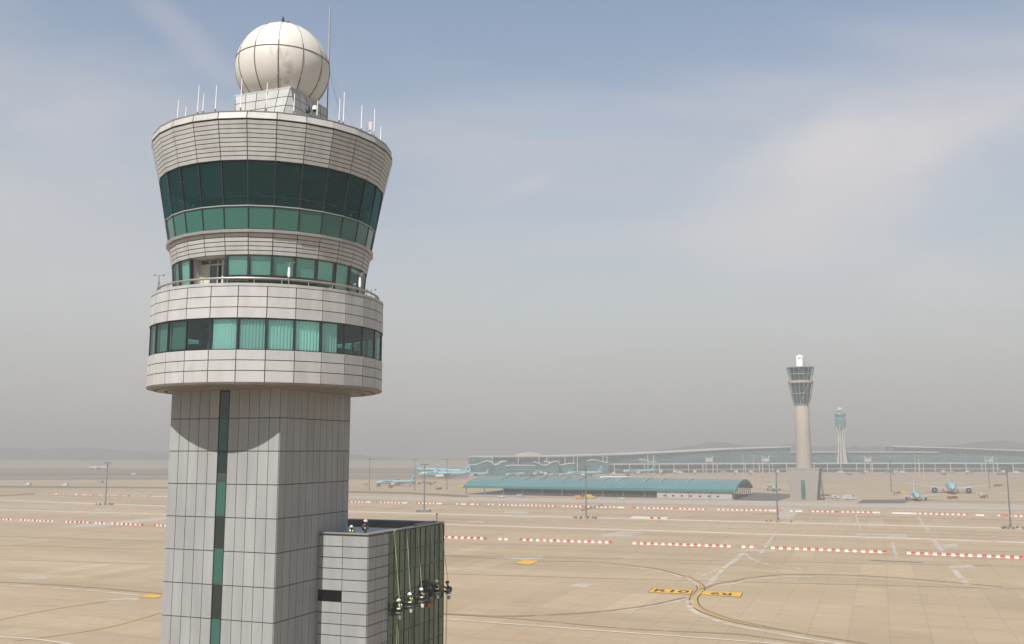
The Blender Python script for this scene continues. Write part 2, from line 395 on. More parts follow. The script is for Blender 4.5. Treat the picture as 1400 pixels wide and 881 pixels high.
mf.lathe([(10.9, 45.5), (10.93, 45.54), (10.7, 45.56)], NP, DC, 0, ph2); mf.lathe([(10.7, 48.2), (10.93, 48.2)], NP, DC, 0, ph2)
mf.build('drum_window_frame', [M_FRAME], tower)
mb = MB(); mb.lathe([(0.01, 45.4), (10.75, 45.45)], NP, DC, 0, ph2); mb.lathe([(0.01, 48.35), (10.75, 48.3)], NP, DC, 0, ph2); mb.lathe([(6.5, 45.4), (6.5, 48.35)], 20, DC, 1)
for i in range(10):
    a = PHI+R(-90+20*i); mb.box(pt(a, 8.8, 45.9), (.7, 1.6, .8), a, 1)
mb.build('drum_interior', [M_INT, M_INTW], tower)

# planar panels
def planar(mb, o, ex, n, cols, rows, gap=.045, t=.05, skip=lambda i, j: False):
    o = Vector(o); ex = Vector(ex); n = Vector(n)
    for i in range(len(cols)-1):
        for j in range(len(rows)-1):
            if skip(i, j): continue
            x0, x1, z0, z1 = cols[i]+gap*.6, cols[i+1]-gap*.6, rows[j]+gap*.9, rows[j+1]-gap*.9
            q = [o+ex*x0+Vector((0, 0, z0)), o+ex*x1+Vector((0, 0, z0)), o+ex*x1+Vector((0, 0, z1)), o+ex*x0+Vector((0, 0, z1))]
            w = [p+n*t for p in q]
            mb.idx(q+w, [(4, 5, 6, 7), (0, 1, 5, 4), (1, 2, 6, 5), (2, 3, 7, 6), (3, 0, 4, 7)])
H_ = 5.95
rowz = sorted([36.87-2.92*i for i in range(0, 13)]+[39.79, 42.38]); rowz[0:0] = [0.0]
c11 = [i*11.9/11 for i in range(12)]
mb = MB(); mb.cm = 1
mb.box((0, 0, 21.2), (11.88, 11.88, 42.4)); mb.cm = 0
planar(mb, (-H_, -H_+.01, 0), (1, 0, 0), (0, -1, 0), c11, rowz, skip=lambda i, j: i == 5)
planar(mb, (H_-.01, -H_, 0), (0, 1, 0), (1, 0, 0), c11, rowz)
planar(mb, (H_, H_-.01, 0), (-1, 0, 0), (0, 1, 0), c11, rowz)
planar(mb, (-H_+.01, H_, 0), (0, -1, 0), (-1, 0, 0), c11, rowz)
mb.build('shaft', [M_SHAFT, M_JOINT], tower)
def zy(y): return 37+(615-y)*.0655
segs = [(530, 536, 'd'), (536, 559, 'm'), (559, 572.5, 'm'), (572.5, 596, 'g'), (596, 616.3, 'g'), (616.3, 647, 'd'), (647, 659, 'm'), (659, 704.4, 'g'), (704.4, 747.5, 'd'), (747.5, 794.6, 'g'), (794.6, 839.7, 'd')]
y = 839.7
fl = 'g'
while zy(y) > 3: segs.append((y, y+45, fl)); fl = 'd' if fl == 'g' else 'g'; y += 45
sf = MB()
for y0, y1, kk in segs:
    z1, z0 = min(zy(y0), 42.3), zy(y1)
    w = MB(); x0, x1 = c11[5]-H_+.06, c11[6]-H_-.06
    w.face([(x0, -H_-.012, z0+.03), (x1, -H_-.012, z0+.03), (x1, -H_-.012, z1-.03), (x0, -H_-.012, z1-.03)])
    w.build('window', {'d': M_STRIPD, 'm': M_STRIPM, 'g': M_STRIPG}[kk], tower)
for xx in (c11[5]-H_+.03, c11[6]-H_-.03): sf.box((xx, -H_-.03, 21.2), (.06, .07, 42.2))
sf.build('strip_window_frame', M_FRAME, tower)

# annex: lift/stair block with curtain wall
AX0, AX1, AY0, AY1, AZ = 5.95, 11.18, .83, 17.0, 29.4
annex = tower
mb = MB(); mb.cm = 1
t = .3
FLZ = 28.55
# core body to deck, then parapet walls
mb.box(((AX0+AX1)/2+.05, (AY0+AY1)/2, FLZ/2), (AX1-AX0-.1, AY1-AY0-.02, FLZ))
mb.box((-.5, (6.1+AY1)/2, FLZ/2-.01), (13.0, AY1-6.1-.03, FLZ))
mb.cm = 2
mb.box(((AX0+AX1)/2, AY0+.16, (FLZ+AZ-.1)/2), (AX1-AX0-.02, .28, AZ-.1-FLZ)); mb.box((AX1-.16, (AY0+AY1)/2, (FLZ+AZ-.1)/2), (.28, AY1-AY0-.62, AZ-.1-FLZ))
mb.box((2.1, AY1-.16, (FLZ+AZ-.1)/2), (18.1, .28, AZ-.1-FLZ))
mb.cm = 0
rz_ = [29.15-.99*i for i in range(30)][::-1]; rz_[0] = 0
cy = [0, 1.3, 2.6, 3.89]
planar(mb, (AX0, AY0, 0), (1, 0, 0), (0, -1, 0), [0.06, 2.6, AX1-AX0], rz_, skip=lambda i, j: i == 0 and abs(rz_[j]-(29.15-.99*6)) < .1)
planar(mb, (AX1-.01, AY0, 0), (0, 1, 0), (1, 0, 0), [0, 1.45, 2.7, 3.89], rz_)
planar(mb, (AX1, AY1, 0), (-1, 0, 0), (0, 1, 0), [i*1.5 for i in range(13)], rz_)
mb.build('annex_block', [M_SHAFT, M_JOINT, M_PARIN], tower)
mb = MB(); z_ = FLZ+.012; mb.face([(AX0, AY0+.3, z_), (AX1-.3, AY0+.3, z_), (AX1-.3, AY1-.3, z_), (AX0, AY1-.3, z_)]); mb.face([(-6.9, 6.1, z_), (AX0, 6.1, z_), (AX0, AY1-.3, z_), (-6.9, AY1-.3, z_)]); mb.build('annex_roof_deck', M_ROOFM, tower)
mb = MB(); zl = 29.15-.99*6
for i in range(7): mb.box((AX0+1.32, AY0-.01, zl+.09+i*.135), (2.46, .06, .05))
mb.face([(AX0+.08, AY0-.015, zl+.03), (AX0+2.56, AY0-.015, zl+.03), (AX0+2.56, AY0-.015, zl+.96), (AX0+.08, AY0-.015, zl+.96)])
mb.build('louvre', M_LOUV, tower)
mb = MB()
mb.box(((AX0+AX1)/2+.02, AY0+.12, AZ-.05), (AX1-AX0+.1, .44, .12)); mb.box((AX1-.12, (AY0+AY1)/2, AZ-.052), (.44, AY1-AY0-.7, .12)); mb.box((2.1, AY1-.12, AZ-.05), (18.3, .44, .12))
mb.build('parapet_coping', M_CAP, tower)
mb = MB(); n = 11; gy0, gy1 = AY0+3.89, AY1
gc = [i*(gy1-gy0)/n for i in range(n+1)]; gr = [29.15-1.9*i for i in range(16)][::-1]; gr[0] = 0.2
for i in range(n):
    for j in range(len(gr)-1):
        jx = [random.uniform(-.006, .006) for _ in range(3)]
        y0, y1, z0, z1 = gy0+gc[i]+.03, gy0+gc[i+1]-.03, gr[j]+.03, gr[j+1]-.03
        mb.face([(AX1+.02, y0, z0), (AX1+.02+jx[0], y1, z0), (AX1+.02+jx[0]+jx[1], y1, z1), (AX1+.02+jx[1], y0, z1)])
mb.build('glass_curtain_wall', M_CURTW, tower)
mb = MB()
for i in range(n+1): mb.box((AX1+.03, gy0+gc[i], 14.6), (.09, .05, 29.2))
for z in gr: mb.box((AX1+.028, (gy0+gy1)/2, z), (.085, gy1-gy0, .07))
mb.build('curtain_wall_frame', M_FRAME, tower)

# radome + pedestal
RC = Vector((.55, .42, 0)); RR = 4.62; RZ = 75.05
mb = MB()
h0, h1, zb_, zt_ = 4.0, 3.2, 66.1, 71.55
cc = .85
top = [(-h1, -h1), (h1, -h1), (h1, h1), (-h1, h1)]
ptop = [Vector((RC.x+a, RC.y+b, zt_)) for a, b in top]
bot = []
for (sx, sy), nxt in (((-1, -1), 0), ((1, -1), 0), ((1, 1), 0), ((-1, 1), 0)):
    A = Vector((RC.x+sx*h0, RC.y+sy*(h0-2*cc), zb_)); B = Vector((RC.x+sx*(h0-2*cc), RC.y+sy*h0, zb_)); bot.append((A, B))
# faces: triangular chamfers at corners and big trapezoids
def slab(mb, q, rows, cols, n, tri=False):
    pass
big = [(bot[0][1], bot[1][1], ptop[1], ptop[0]), (bot[1][0], bot[2][0], ptop[2], ptop[1]), (bot[2][1], bot[3][1], ptop[3], ptop[2]), (bot[3][0], bot[0][0], ptop[0], ptop[3])]
for q in big:
    mb.face(q, 1); nrm = (q[1]-q[0]).cross(q[3]-q[0]).normalized()
    for i in range(5):
        for j in range(6):
            def P(u, v): return (q[0]*(1-u)+q[1]*u)*(1-v)+(q[3]*(1-u)+q[2]*u)*v+nrm*.05
            e = .006
            mb.face([P(i/5+e, j/6+e), P((i+1)/5-e, j/6+e), P((i+1)/5-e, (j+1)/6-e), P(i/5+e, (j+1)/6-e)], 0)
for k in range(4):
    A, B = bot[k]; tp = ptop[k]
    tri = [A, B, tp] if k in (0, 2) else [B, A, tp]
    nrm = (tri[1]-tri[0]).cross(tri[2]-tri[0]).normalized()
    if nrm.dot(tri[0]-Vector((RC.x, RC.y, tri[0].z))) < 0: tri = [tri[1], tri[0], tri[2]]; nrm = -nrm
    mb.face(tri, 1)
    a, b, c = tri
    for j in range(6):
        v0, v1 = j/6+.007, (j+1)/6-.007
        p = [a+(c-a)*v0, b+(c-b)*v0, b+(c-b)*v1, a+(c-a)*v1]; mb.face([x+nrm*.05 for x in p], 0)
mb.face(ptop, 0)
mb.box((RC.x, RC.y, zt_+.04), (2*h1+.15, 2*h1+.15, .14), 0, 0)
ped = mb.build('radome_pedestal', [M_PANEL, M_JOINT], tower)
mb = MB(); mb.sphere((RC.x, RC.y, RZ), RR, 72, 40); rad = mb.build('radome', M_RADOME, tower, True)
mb = MB()
a6 = PHI-R(6.5)
for k in range(12):
    a = a6+k*PI/6; P = []
    for j in range(41):
        e = -R(75)+R(158)*j/40; P.append((RC.x+(RR+.01)*math.cos(e)*math.cos(a), RC.y+(RR+.01)*math.cos(e)*math.sin(a), RZ+(RR+.01)*math.sin(e)))
    r_ = .042
    mb.tube(P[:24], .055, 6); mb.tube(P[23:], .025, 6)
e = R(8.5); mb.tube([(RC.x+(RR+.01)*math.cos(e)*math.cos(t*PI/36), RC.y+(RR+.01)*math.cos(e)*math.sin(t*PI/36), RZ+(RR+.01)*math.sin(e)) for t in range(73)], .05, 6)
mb.build('seam', M_SEAM, rad)
mb = MB()       # weathering streaks that run down the shell below the front seam
for a_, e0, e1, w in ((1.5, 5, -42, 5), (12, 2, -38, 7), (-9, 6, -18, 3)):
    g = 8
    for i in range(g):
        for j in range(g):
            def Q(u, v):
                ee = R(e0+(e1-e0)*v); ww = R(w)*(1-.45*abs(2*v-1)); aa = a6+R(a_)+ww*(u*2-1)
                return (RC.x+(RR+.006)*math.cos(ee)*math.cos(aa), RC.y+(RR+.006)*math.cos(ee)*math.sin(aa), RZ+(RR+.006)*math.sin(ee))
            mb.face([Q(i/g, j/g), Q((i+1)/g, j/g), Q((i+1)/g, (j+1)/g), Q(i/g, (j+1)/g)])
# stains kept soft through a noise-driven alpha
ms = M_STAIN; nt = ms.node_tree; N = nt.nodes; L = nt.links
tcn = N.new('ShaderNodeTexCoord'); nz = N.new('ShaderNodeTexNoise'); nz.inputs['Scale'].default_value = .9; nz.inputs['Detail'].default_value = 6
mr = N.new('ShaderNodeMapRange'); mr.inputs['From Min'].default_value = .48; mr.inputs['From Max'].default_value = .72; mr.inputs['To Max'].default_value = .5
L.new(tcn.outputs['Object'], nz.inputs['Vector']); L.new(nz.outputs['Fac'], mr.inputs['Value']); L.new(mr.outputs[0], N['Principled BSDF'].inputs['Alpha'])
mb.build('weather_stain', M_STAIN, rad)
mb = MB(); mb.box((RC.x-.35, RC.y-.2, RZ+RR+.12), (1.2, .7, .3), R(-30)); mb.tube([(RC.x+.35, RC.y-.1, RZ+RR), (RC.x+.35, RC.y-.1, RZ+RR+.5)], .05); mb.build('beacon_platform', M_OFFW, tower)
mb = MB(); mb.lathe([(.12, RZ+RR+.35), (.16, RZ+RR+.5), (.1, RZ+RR+.75), (.12, RZ+RR+.8), (.02, RZ+RR+1.0)], 10, (RC.x-.05, RC.y-.2)); mb.build('obstruction_light', M_BLACK, tower)
mb = MB(); mb.lathe([(.14, RZ+RR-.02), (.2, RZ+RR+.2), (.16, RZ+RR+.42), (.02, RZ+RR+.52)], 10, (RC.x+.5, RC.y-.3)); mb.build('obstruction_light', M_GREY, tower)

# roof antennas: each its own thing
def on_circle(x, r, c=DC, back=False):
    d = ray(x, 300); d = Vector((d.x, d.y)).normalized(); cc = T2W((c[0], c[1], 0)); cc = Vector((cc.x, cc.y))
    b = d.dot(cc); disc = max(0, b*b-(cc.dot(cc)-r*r)); t = b-math.sqrt(disc) if not back else b+math.sqrt(disc)
    return d*t
def pxh(Y): return Y/1312.0
ants = [((236, 167), 137, 'leftmost short whip antenna on the tower roof edge'), ((247, 163), 146, 'stubby second antenna from the left on the tower roof edge'),
 ((263.5, 157), 117, 'tall third whip antenna from the left on the tower roof'), ((270.7, 155), 128.5, 'fourth whip antenna from the left, shorter than its tall left neighbour'),
 ((288, 153), 117, 'tall white whip antenna just left of the radome, on a dark foot'), ((323, 149), 108, 'white whip antenna before the left corner of the radome pedestal'),
 ((358.6, 150), 113, 'white whip antenna in front of the middle of the lit pedestal side'), ((397, 154), 128.5, 'short white antenna before the chamfered pedestal corner'),
 ((429.3, 159), 137.5, 'short white antenna right of the dome cameras'), ((460.3, 166), 135, 'first of the close pair of antennas right of the pedestal, the shorter one'),
 ((466.3, 166.6), 126, 'taller one of the close pair of antennas right of the pedestal'), ((491.2, 175), 144, 'lone white whip antenna left of the panel antenna'),
 ((509, 184), 149, 'white whip antenna right beside the panel antenna'), ((518, 187), 173.5, 'shortest antenna at the far right roof edge')]
for (bx, by), ty, lab in ants:
    p = on_circle(bx, 10.6); base = 66.45
    top_z = CAMH+ (ray(bx, ty).z/ray(bx, ty).y)*p.y
    r_ = empty('whip_antenna', (p.x, p.y, base), 0, lab, 'antenna', 'whip antennas along the tower roof edge')
    h = top_z-base
    mb = MB(); mb.tube([(0, 0, -.45), (0, 0, min(.65, h*.3))], .07, 6); mb.box((0, 0, .2), (.16, .16, .2)); mb.build('mount', M_GREY, r_)
    mb = MB(); mb.tube([(0, 0, min(.6, h*.28)), (.03, 0, h)], .05, 8, r2=.032); mb.build('rod', M_WHITE, r_)
# tall mast behind the radome
mp = T2W((4.6, 3.2, 0)); mx_ = 445.0
cc = on_circle(443.5, 5.2, (1.2, 1.0), True)
mast = empty('lightning_mast', (cc.x, cc.y, 66.1), 0, 'tall thin mast with spike standing right behind the radome', 'mast')
zt2 = CAMH+ray(446.5, 6).z/ray(446.5, 6).y*cc.y-66.1
mb = MB(); mb.tube([(0, 0, 0), (0, 0, zt2*.62)], .075, 8, r2=.06); mb.build('lower_pole', M_GREY, mast)
mb = MB(); mb.tube([(0, 0, zt2*.62), (0, 0, zt2*.8), (0, 0, zt2*.97), (0, 0, zt2)], [.12, .11, .08, .02], 8); mb.box((0, 0, zt2*.8), (.2, .2, .1)); mb.box((0, 0, zt2*.62), (.24, .24, .12)); mb.build('upper_pole', M_LGREY, mast)
mb = MB()
for (gx, gy) in ((4.5, .3), (3.2, -3.6), (2.2, 4.), (-3, 5)):
    mb.tube([(0, 0, zt2*.62), (gx, gy, .4)], .012, 4)
mb.build('guy_wire', M_LGREY, mast)
# dome cameras on roof
for x, y0, mt, lab in ((416.5, 150, M_BLACK, 'black dome camera on a bracket before the shaded pedestal side'), (426, 148, M_WHITE, 'white-hooded dome camera with black lens next to a short antenna')):
    p = on_circle(x, 10.2); z = CAMH+ray(x, y0).z/ray(x, y0).y*p.y
    r_ = empty('dome_camera', (p.x, p.y, z-.7), 0, lab, 'camera', 'dome cameras on the tower roof')
    mb = MB(); mb.tube([(0, 0, -.9), (0, 0, .45)], .06, 6); mb.build('post', M_GREY, r_)
    mb = MB(); mb.lathe([(.02, .95), (.16, .9), (.22, .72), (.22, .52)], 12); mb.build('hood', mt, r_, True)
    mb = MB(); mb.sphere((0, 0, .52), .2, 12, 6, v0=-PI/2, v1=0); mb.build('lens_dome', M_BLACK, r_, True)
p = on_circle(502.5, 10.4); r_ = empty('panel_antenna', (p.x, p.y, 66.3), 0, 'white double-panel sector antenna on a post near the right roof edge', 'antenna')
mb = MB(); mb.tube([(0, 0, -.4), (0, 0, 2.0)], .04, 6); mb.build('post', M_GREY, r_)
for z, sx in ((1.6, .1), (.55, .1)):
    mb = MB(); mb.box((sx, -.1, z), (.3, .12, .8)); mb.build('panel', M_OFFW, r_)
mb = MB(); mb.tube([(-.25, 0, 0), (-.25, 0, 1.5)], .025, 6); mb.box((-.1, 0, 1.45), (.35, .04, .04)); mb.box((-.1, 0, .3), (.35, .04, .04)); mb.build('bracket', M_GREY, r_)
p = on_circle(524, 10.9); r_ = empty('floodlight', (p.x, p.y, 66.35), R(20), 'grey floodlight leaning out over the far right roof edge', 'floodlight')
mb = MB(); mb.tube([(-.9, 0, .1), (0, 0, .35)], .05, 6); mb.box((-.5, 0, .3), (.5, .5, .3)); mb.build('bracket', M_OFFW, r_)
mb = MB(); mb.tube([(0, 0, .3), (.35, 0, .15), (.4, 0, .13)], [.14, .26, .28], 12); mb.build('lamp_head', M_OFFW, r_); mb = MB(); mb.tube([(.4, 0, .13), (.43, 0, .12)], .24, 12); mb.build('lens', M_BLACK, r_)
# terrace instruments
def tripod_inst(x, ytop, rr, lab, kind):
    p = on_circle(x, rr); z = 51.3; zt = CAMH+ray(x, ytop).z/ray(x, ytop).y*p.y; h = zt-z
    r_ = empty('wind_sensor', (p.x, p.y, z), 0, lab, 'wind sensor', 'wind sensors on the terrace rail')
    mb = MB(); mb.tube([(0, 0, -.4), (0, 0, h)], .035, 6)
    if kind == 't':
        for a in range(3): mb.tube([(math.cos(a*2.1)*.3, math.sin(a*2.1)*.3, -.1), (0, 0, h*.75)], .022, 5)
    mb.build('stand', M_LGREY if kind == 'w' else M_GREY, r_)
    mb = MB(); mb.tube([(-.42, 0, h), (.42, 0, h)], .025, 5)
    for s in (-1, 1): mb.sphere((s*.42, 0, h+.05), .08, 8, 5)
    mb.build('sensor_head', M_GREY, r_)
    if kind == 'w':
        mb = MB(); mb.lathe([(.1, h*.35), (.13, h*.5), (.1, h*.8)], 8); mb.build('housing', M_WHITE, r_)
tripod_inst(221.5, 377, 10.5, 'dark wind sensor on tripod at left end of terrace rail', 't')
tripod_inst(397.5, 360, 10.5, 'tall pale wind sensor before the middle of the lower windows', 'w')
tripod_inst(494, 374, 10.3, 'pale wind sensor by the right end of the lower windows', 'w')
tripod_inst(509.5, 397, 10.6, 'small low wind sensor at right end of terrace rail', 's')

# ------------------------------------------------------------------ people
def skin_body(name, pts, edges, mats, mfun, parent, root=0):
    me = bpy.data.meshes.new(name); me.from_pydata([p[:3] for p in pts], edges, [])
    o = bpy.data.objects.new(name, me); COL.objects.link(o)
    sm = o.modifiers.new('s', 'SKIN'); sv = me.skin_vertices[0].data
    for i, p in enumerate(pts):
        r = p[3]; sv[i].radius = (r, r) if not isinstance(r, tuple) else r; sv[i].use_root = (i == root)
    ss = o.modifiers.new('d', 'SUBSURF'); ss.levels = 1; ss.render_levels = 1
    dg = bpy.context.evaluated_depsgraph_get(); ev = o.evaluated_get(dg); m2 = bpy.data.meshes.new_from_object(ev)
    COL.objects.unlink(o); bpy.data.objects.remove(o)
    m2.materials.clear()
    for m in mats: m2.materials.append(m)
    for p in m2.polygons: p.material_index = mfun(p.center)
    m2.shade_smooth(); m2.name = name
    b = bpy.data.objects.new(name, m2); COL.objects.link(b); b.parent = parent; return b
def person(loc, rz, pose, label, top=M_CLOTH, helmet=M_WHITE, stripes=M_LIME, group=None, vest=None, sh=0., psc=1., pack=False):
    """local +Y is where the person faces"""
    if pose == 'sit':
        J = dict(pel=(0, 0, .12), che=(0, .0, .42), nk=(0, .03, .62), hd=(0, .09, .75), hd2=(0, .10, .86))
        arm = lambda s: [(s*.19, 0, .56), (s*.27, .20+sh*s, .42), (s*.20, .42, .58+sh*s)]
        leg = lambda s: [(s*.10, .03, .08), (s*.17, .43, .17), (s*.16, .47, -.22), (s*.16, .60, -.27)]
    elif pose == 'stand':
        J = dict(pel=(0, 0, .95), che=(0, 0, 1.25), nk=(0, 0, 1.46), hd=(0, .02, 1.58), hd2=(0, .03, 1.68))
        arm = lambda s: [(s*.20, 0, 1.39), (s*.27, .06, 1.12), (s*.20, .26, 1.0)]
        leg = lambda s: [(s*.10, 0, .90), (s*.12, .03, .48), (s*.12, -.01, .08), (s*.14, .15, .04)]
    else:
        J = dict(pel=(0, 0, .42), che=(0, .16, .68), nk=(0, .28, .84), hd=(0, .35, .95), hd2=(0, .37, 1.04))
        arm = lambda s: [(s*.19, .2, .79), (s*.26, .36, .56), (s*.14, .55, .42)]
        leg = lambda s: [(s*.11, .02, .38), (s*.20, .36, .42), (s*.17, .10, .08), (s*.18, .25, .04)]
    P = []; E = []
    def add(p, r, par=None):
        P.append((*p, r)); i = len(P)-1
        if par is not None: E.append((par, i))
        return i
    pel = add(J['pel'], .15); che = add(J['che'], (.17, .13), pel); nk = add(J['nk'], .065, che); hd = add(J['hd'], .095, nk); h2 = add(J['hd2'], .085, hd)
    hands = []
    for s in (-1, 1):
        a = arm(s); i = add(a[0], .075, che); i = add(a[1], .05, i); i = add(a[2], .036, i)
        dv = (Vector(a[2])-Vector(a[1])).normalized(); hands.append(Vector(a[2]))
        side = dv.cross(Vector((0, 0, 1))).normalized(); pm = Vector(a[2])+dv*.07; ip = add(pm, (.04, .02), i)
        for q in range(4):
            b = pm+dv*.035+side*(q-1.5)*.022; ln = (.035, .042, .038, .028)[q]
            j = add(b, .009, ip); c = b+dv*ln; j = add(c, .008, j); c2 = c+dv*ln*.4+Vector((0, 0, -ln*.8)); add(c2, .007, j)
        tb = Vector(a[2])+dv*.03+side*s*-.04; j = add(tb, .011, i); add(tb+dv*.04+side*s*-.012, .009, j)
        l = leg(s); i = add(l[0], .10, pel); i = add(l[1], .07, i); i = add(l[2], .048, i); add(l[3], .042, i)
    r = empty('person', loc, rz, label, 'person', group, psc)
    hz = J['nk'][2]+.03
    def mf(c):
        if c.z > hz and abs(c.x) < .13: return 1
        for h in hands:
            if (Vector(c)-h).length < .13 and (Vector(c)-h).length > .0 and abs(c.x) > .1 and (Vector(c)-h).dot(Vector((0, 1, 0))) > -.01: return 1
        return 0
    skin_body('body', P, E, [top, M_SKIN], mf, r)
    H0 = Vector(J['hd2'])+Vector((0, -.01, .01)); mb = MB(); mb.sphere(H0, .165, 14, 6, v0=R(-8), v1=PI/2, sc=(1, 1.15, .95)); mb.lathe([(.16, H0.z-.02), (.195, H0.z-.03), (.175, H0.z)], 14, (H0.x, H0.y+.01)); mb.build('helmet', helmet, r, True)
    mb = MB(); f = Vector(J['hd'])
    for s in (-1, 1): mb.sphere(f+Vector((s*.035, .088, .03)), .012, 6, 4)
    mb.box(f+Vector((0, .085, -.05)), (.05, .02, .012)); mb.build('eyes_and_mouth', M_BLACK, r)
    mb = MB(); mb.sphere(f+Vector((0, .10, -.01)), .018, 6, 5, sc=(.8, 1.2, 1.4))
    for s in (-1, 1): mb.sphere(f+Vector((s*.095, 0, 0)), .025, 6, 5, sc=(.5, 1, 1.3))
    mb.build('nose_and_ears', M_SKIN, r)
    # harness / vest with reflective bands following the torso
    c0, c1, nk_ = Vector(J['pel']), Vector(J['che']), Vector(J['nk']); mb = MB(); mb2 = MB()
    ax = (c1-c0).normalized(); bx = Vector((1, 0, 0)); by = ax.cross(bx).normalized()*-1
    def ringp(f, k, n=14, rx=.205, ry=.165): a = 2*PI*k/n; c = c0+(nk_-c0)*f; return c+bx*rx*math.cos(a)+by*ry*math.sin(a)
    def band(m_, f0, f1, rx=.205, ry=.165, n=14):
        for k in range(n): m_.face([ringp(f0, k, n, rx, ry), ringp(f0, k+1, n, rx, ry), ringp(f1, k+1, n, rx*.97, ry*.97), ringp(f1, k, n, rx*.97, ry*.97)])
    band(mb, .02, .28, .195, .155); band(mb, .28, .72, .20, .16); band(mb, .72, .88, .18, .13)
    ve = mb.build('vest', vest or top, r)
    band(mb2, .26, .44, .212, .172)
    for s in (-1, 1):
        for sgn in (-1, 1):
            p = [c0+(nk_-c0)*f+bx*s*(.10+.03*f)+by*sgn*(.165 if f < .9 else .06) for f in (.38, .6, .8, .98)]
            for i in range(3): mb2.face([p[i]-bx*.05, p[i]+bx*.05, p[i+1]+bx*.05, p[i+1]-bx*.05])
    mb2.build('reflective_band', stripes, ve)
    if pack or pose == 'sit':
        mb = MB(); cpk = Vector(J['che'])+Vector((.1 if pose == 'sit' else 0, -.22, -.12)); mb.hexa([cpk+Vector(q) for q in ((-.17, -.1, -.26), (.17, -.1, -.26), (.17, .1, -.26), (-.17, .1, -.26))], [cpk+Vector(q) for q in ((-.14, -.07, .24), (.14, -.07, .24), (.14, .1, .26), (-.14, .1, .26))]); mb = MB(); mb.sphere(cpk+Vector((0, .02, 0)), .2, 10, 7, sc=(.85, .6, 1.25)); mb.build('gear_bag', M_BLACK, r, True)
    if pose == 'sit':
        mb = MB()
        for s in (-1, 1): mb.box((s*.16, .56, -.29), (.1, .27, .07))
        mb.build('boots', M_BLACK, r)
    return r
# rope access cleaners on the annex glass wall (they face the wall: tower-local -x)
OFF = .72
face_wall = UA+PI/2       # local +Y -> tower -x
wk = [(546.3, 820, 538, 722, 'leftmost', 'lowest cleaner at the left end of the roped row, in black with lime bands'),
      (561.3, 811.5, 555.5, 719.5, 'second', 'second roped cleaner from the left, white helmet and bright harness bands'),
      (577.0, 805, 569.5, 718, 'third', 'middle roped cleaner with white helmet above the orange tool bag'),
      (598.0, 794, 585.8, 717, 'fourth', 'highest roped cleaner with round white helmet and white bag at the hip'),
      (608.3, 797, 601.5, 714, 'fifth', 'roped cleaner at the glass wall edge in all black with black helmet')]
helm = [M_OFFW, M_WHITE, M_WHITE, M_WHITE, M_BLACK]
for i, (x, y, rx, ry, nm, lab) in enumerate(wk):
    h = hitx(x, y+.5, AX1+OFF)
    if i == 4: h = Vector((AX1+OFF, 16.75, h.z))
    seat = Vector((h.x, h.y, h.z-1.12)); wp = T2W(seat)
    person(wp, face_wall+R(-18+9*i), 'sit', lab, helmet=helm[i], group='rope access cleaners on the glass wall', sh=.05*(i % 3-1), psc=1.22, stripes=M_LIME if i < 4 else M_LGREY)
    top = hitx(rx, ry, AX1+.12); top.z = AZ+.03; top.x = AX1+.12
    if i == 4: top.y = min(top.y, 16.6)
    rg = empty('rope_seat', wp, UA, ['pale rope with a seat board holding the leftmost cleaner', 'pale rope with seat board holding the second cleaner from the left', 'pale rope with seat board holding the middle cleaner', 'slanting pale rope and seat board of the highest cleaner', 'pale rope and seat board by the outer glass edge'][i], 'rope', 'work ropes down the glass wall')
    rel = top-seat
    for dx, nme in ((0, 'rope'), (.16, 'rope')):
        mb = MB(); mb.tube([(-.45, rel.y+dx*1.2, rel.z-.2), (rel.x, rel.y+dx*1.2, rel.z+.02), (rel.x*.9, rel.y*.95+dx, rel.z-.4), (.0 if dx == 0 else -.1, dx*.4-.02, 1.25), (-.05, dx*.3, .35)], .016, 5); mb.build(nme, M_ROPE, rg)
    for dx in (0, .35 if i < 4 else .2):
        mb = MB(); mb.tube([(-.2, dx, -.1), (-.3, dx+.05, -6), (-.32, dx+.02, -seat.z+.3)], .022, 5); mb.build('tail_rope', M_ROPE, rg)
    mb = MB(); mb.box((0, 0, -.03), (.4, .8, .06))
    mb.build('seat_board', M_BOARD, rg)
    mb = MB()
    for s in (-.28, .28): mb.tube([(0, s, 0), (-.05, 0, 1.2)], .018, 5)
    mb.build('seat_strap', M_BLACK, rg)
    bl = ['grey bucket hanging below the leftmost cleaner', 'pale grey bucket below the second cleaner from the left', 'white bucket beside the orange tool bag', 'grey bucket hanging below the highest cleaner', 'grey bucket at the outer glass edge'][i]
    bk = empty('bucket', T2W(seat+Vector((.12, -.1, -.62))), 0, bl, 'bucket', 'buckets hung from the cleaners seats')
    mb = MB(); mb.lathe([(.01, 0), (.14, 0), (.19, .34), (.17, .34), (.13, .05), (.01, .05)], 14); mb.build('pail', [M_BOARD, M_OFFW, M_WHITE, M_BOARD, M_LGREY][i], bk, True)
    mb = MB(); mb.tube([(-.18, 0, .33), (-.1, 0, .52), (0, 0, .6), (.1, 0, .52), (.18, 0, .33)], .01, 4); mb.build('handle', M_GREY, bk)
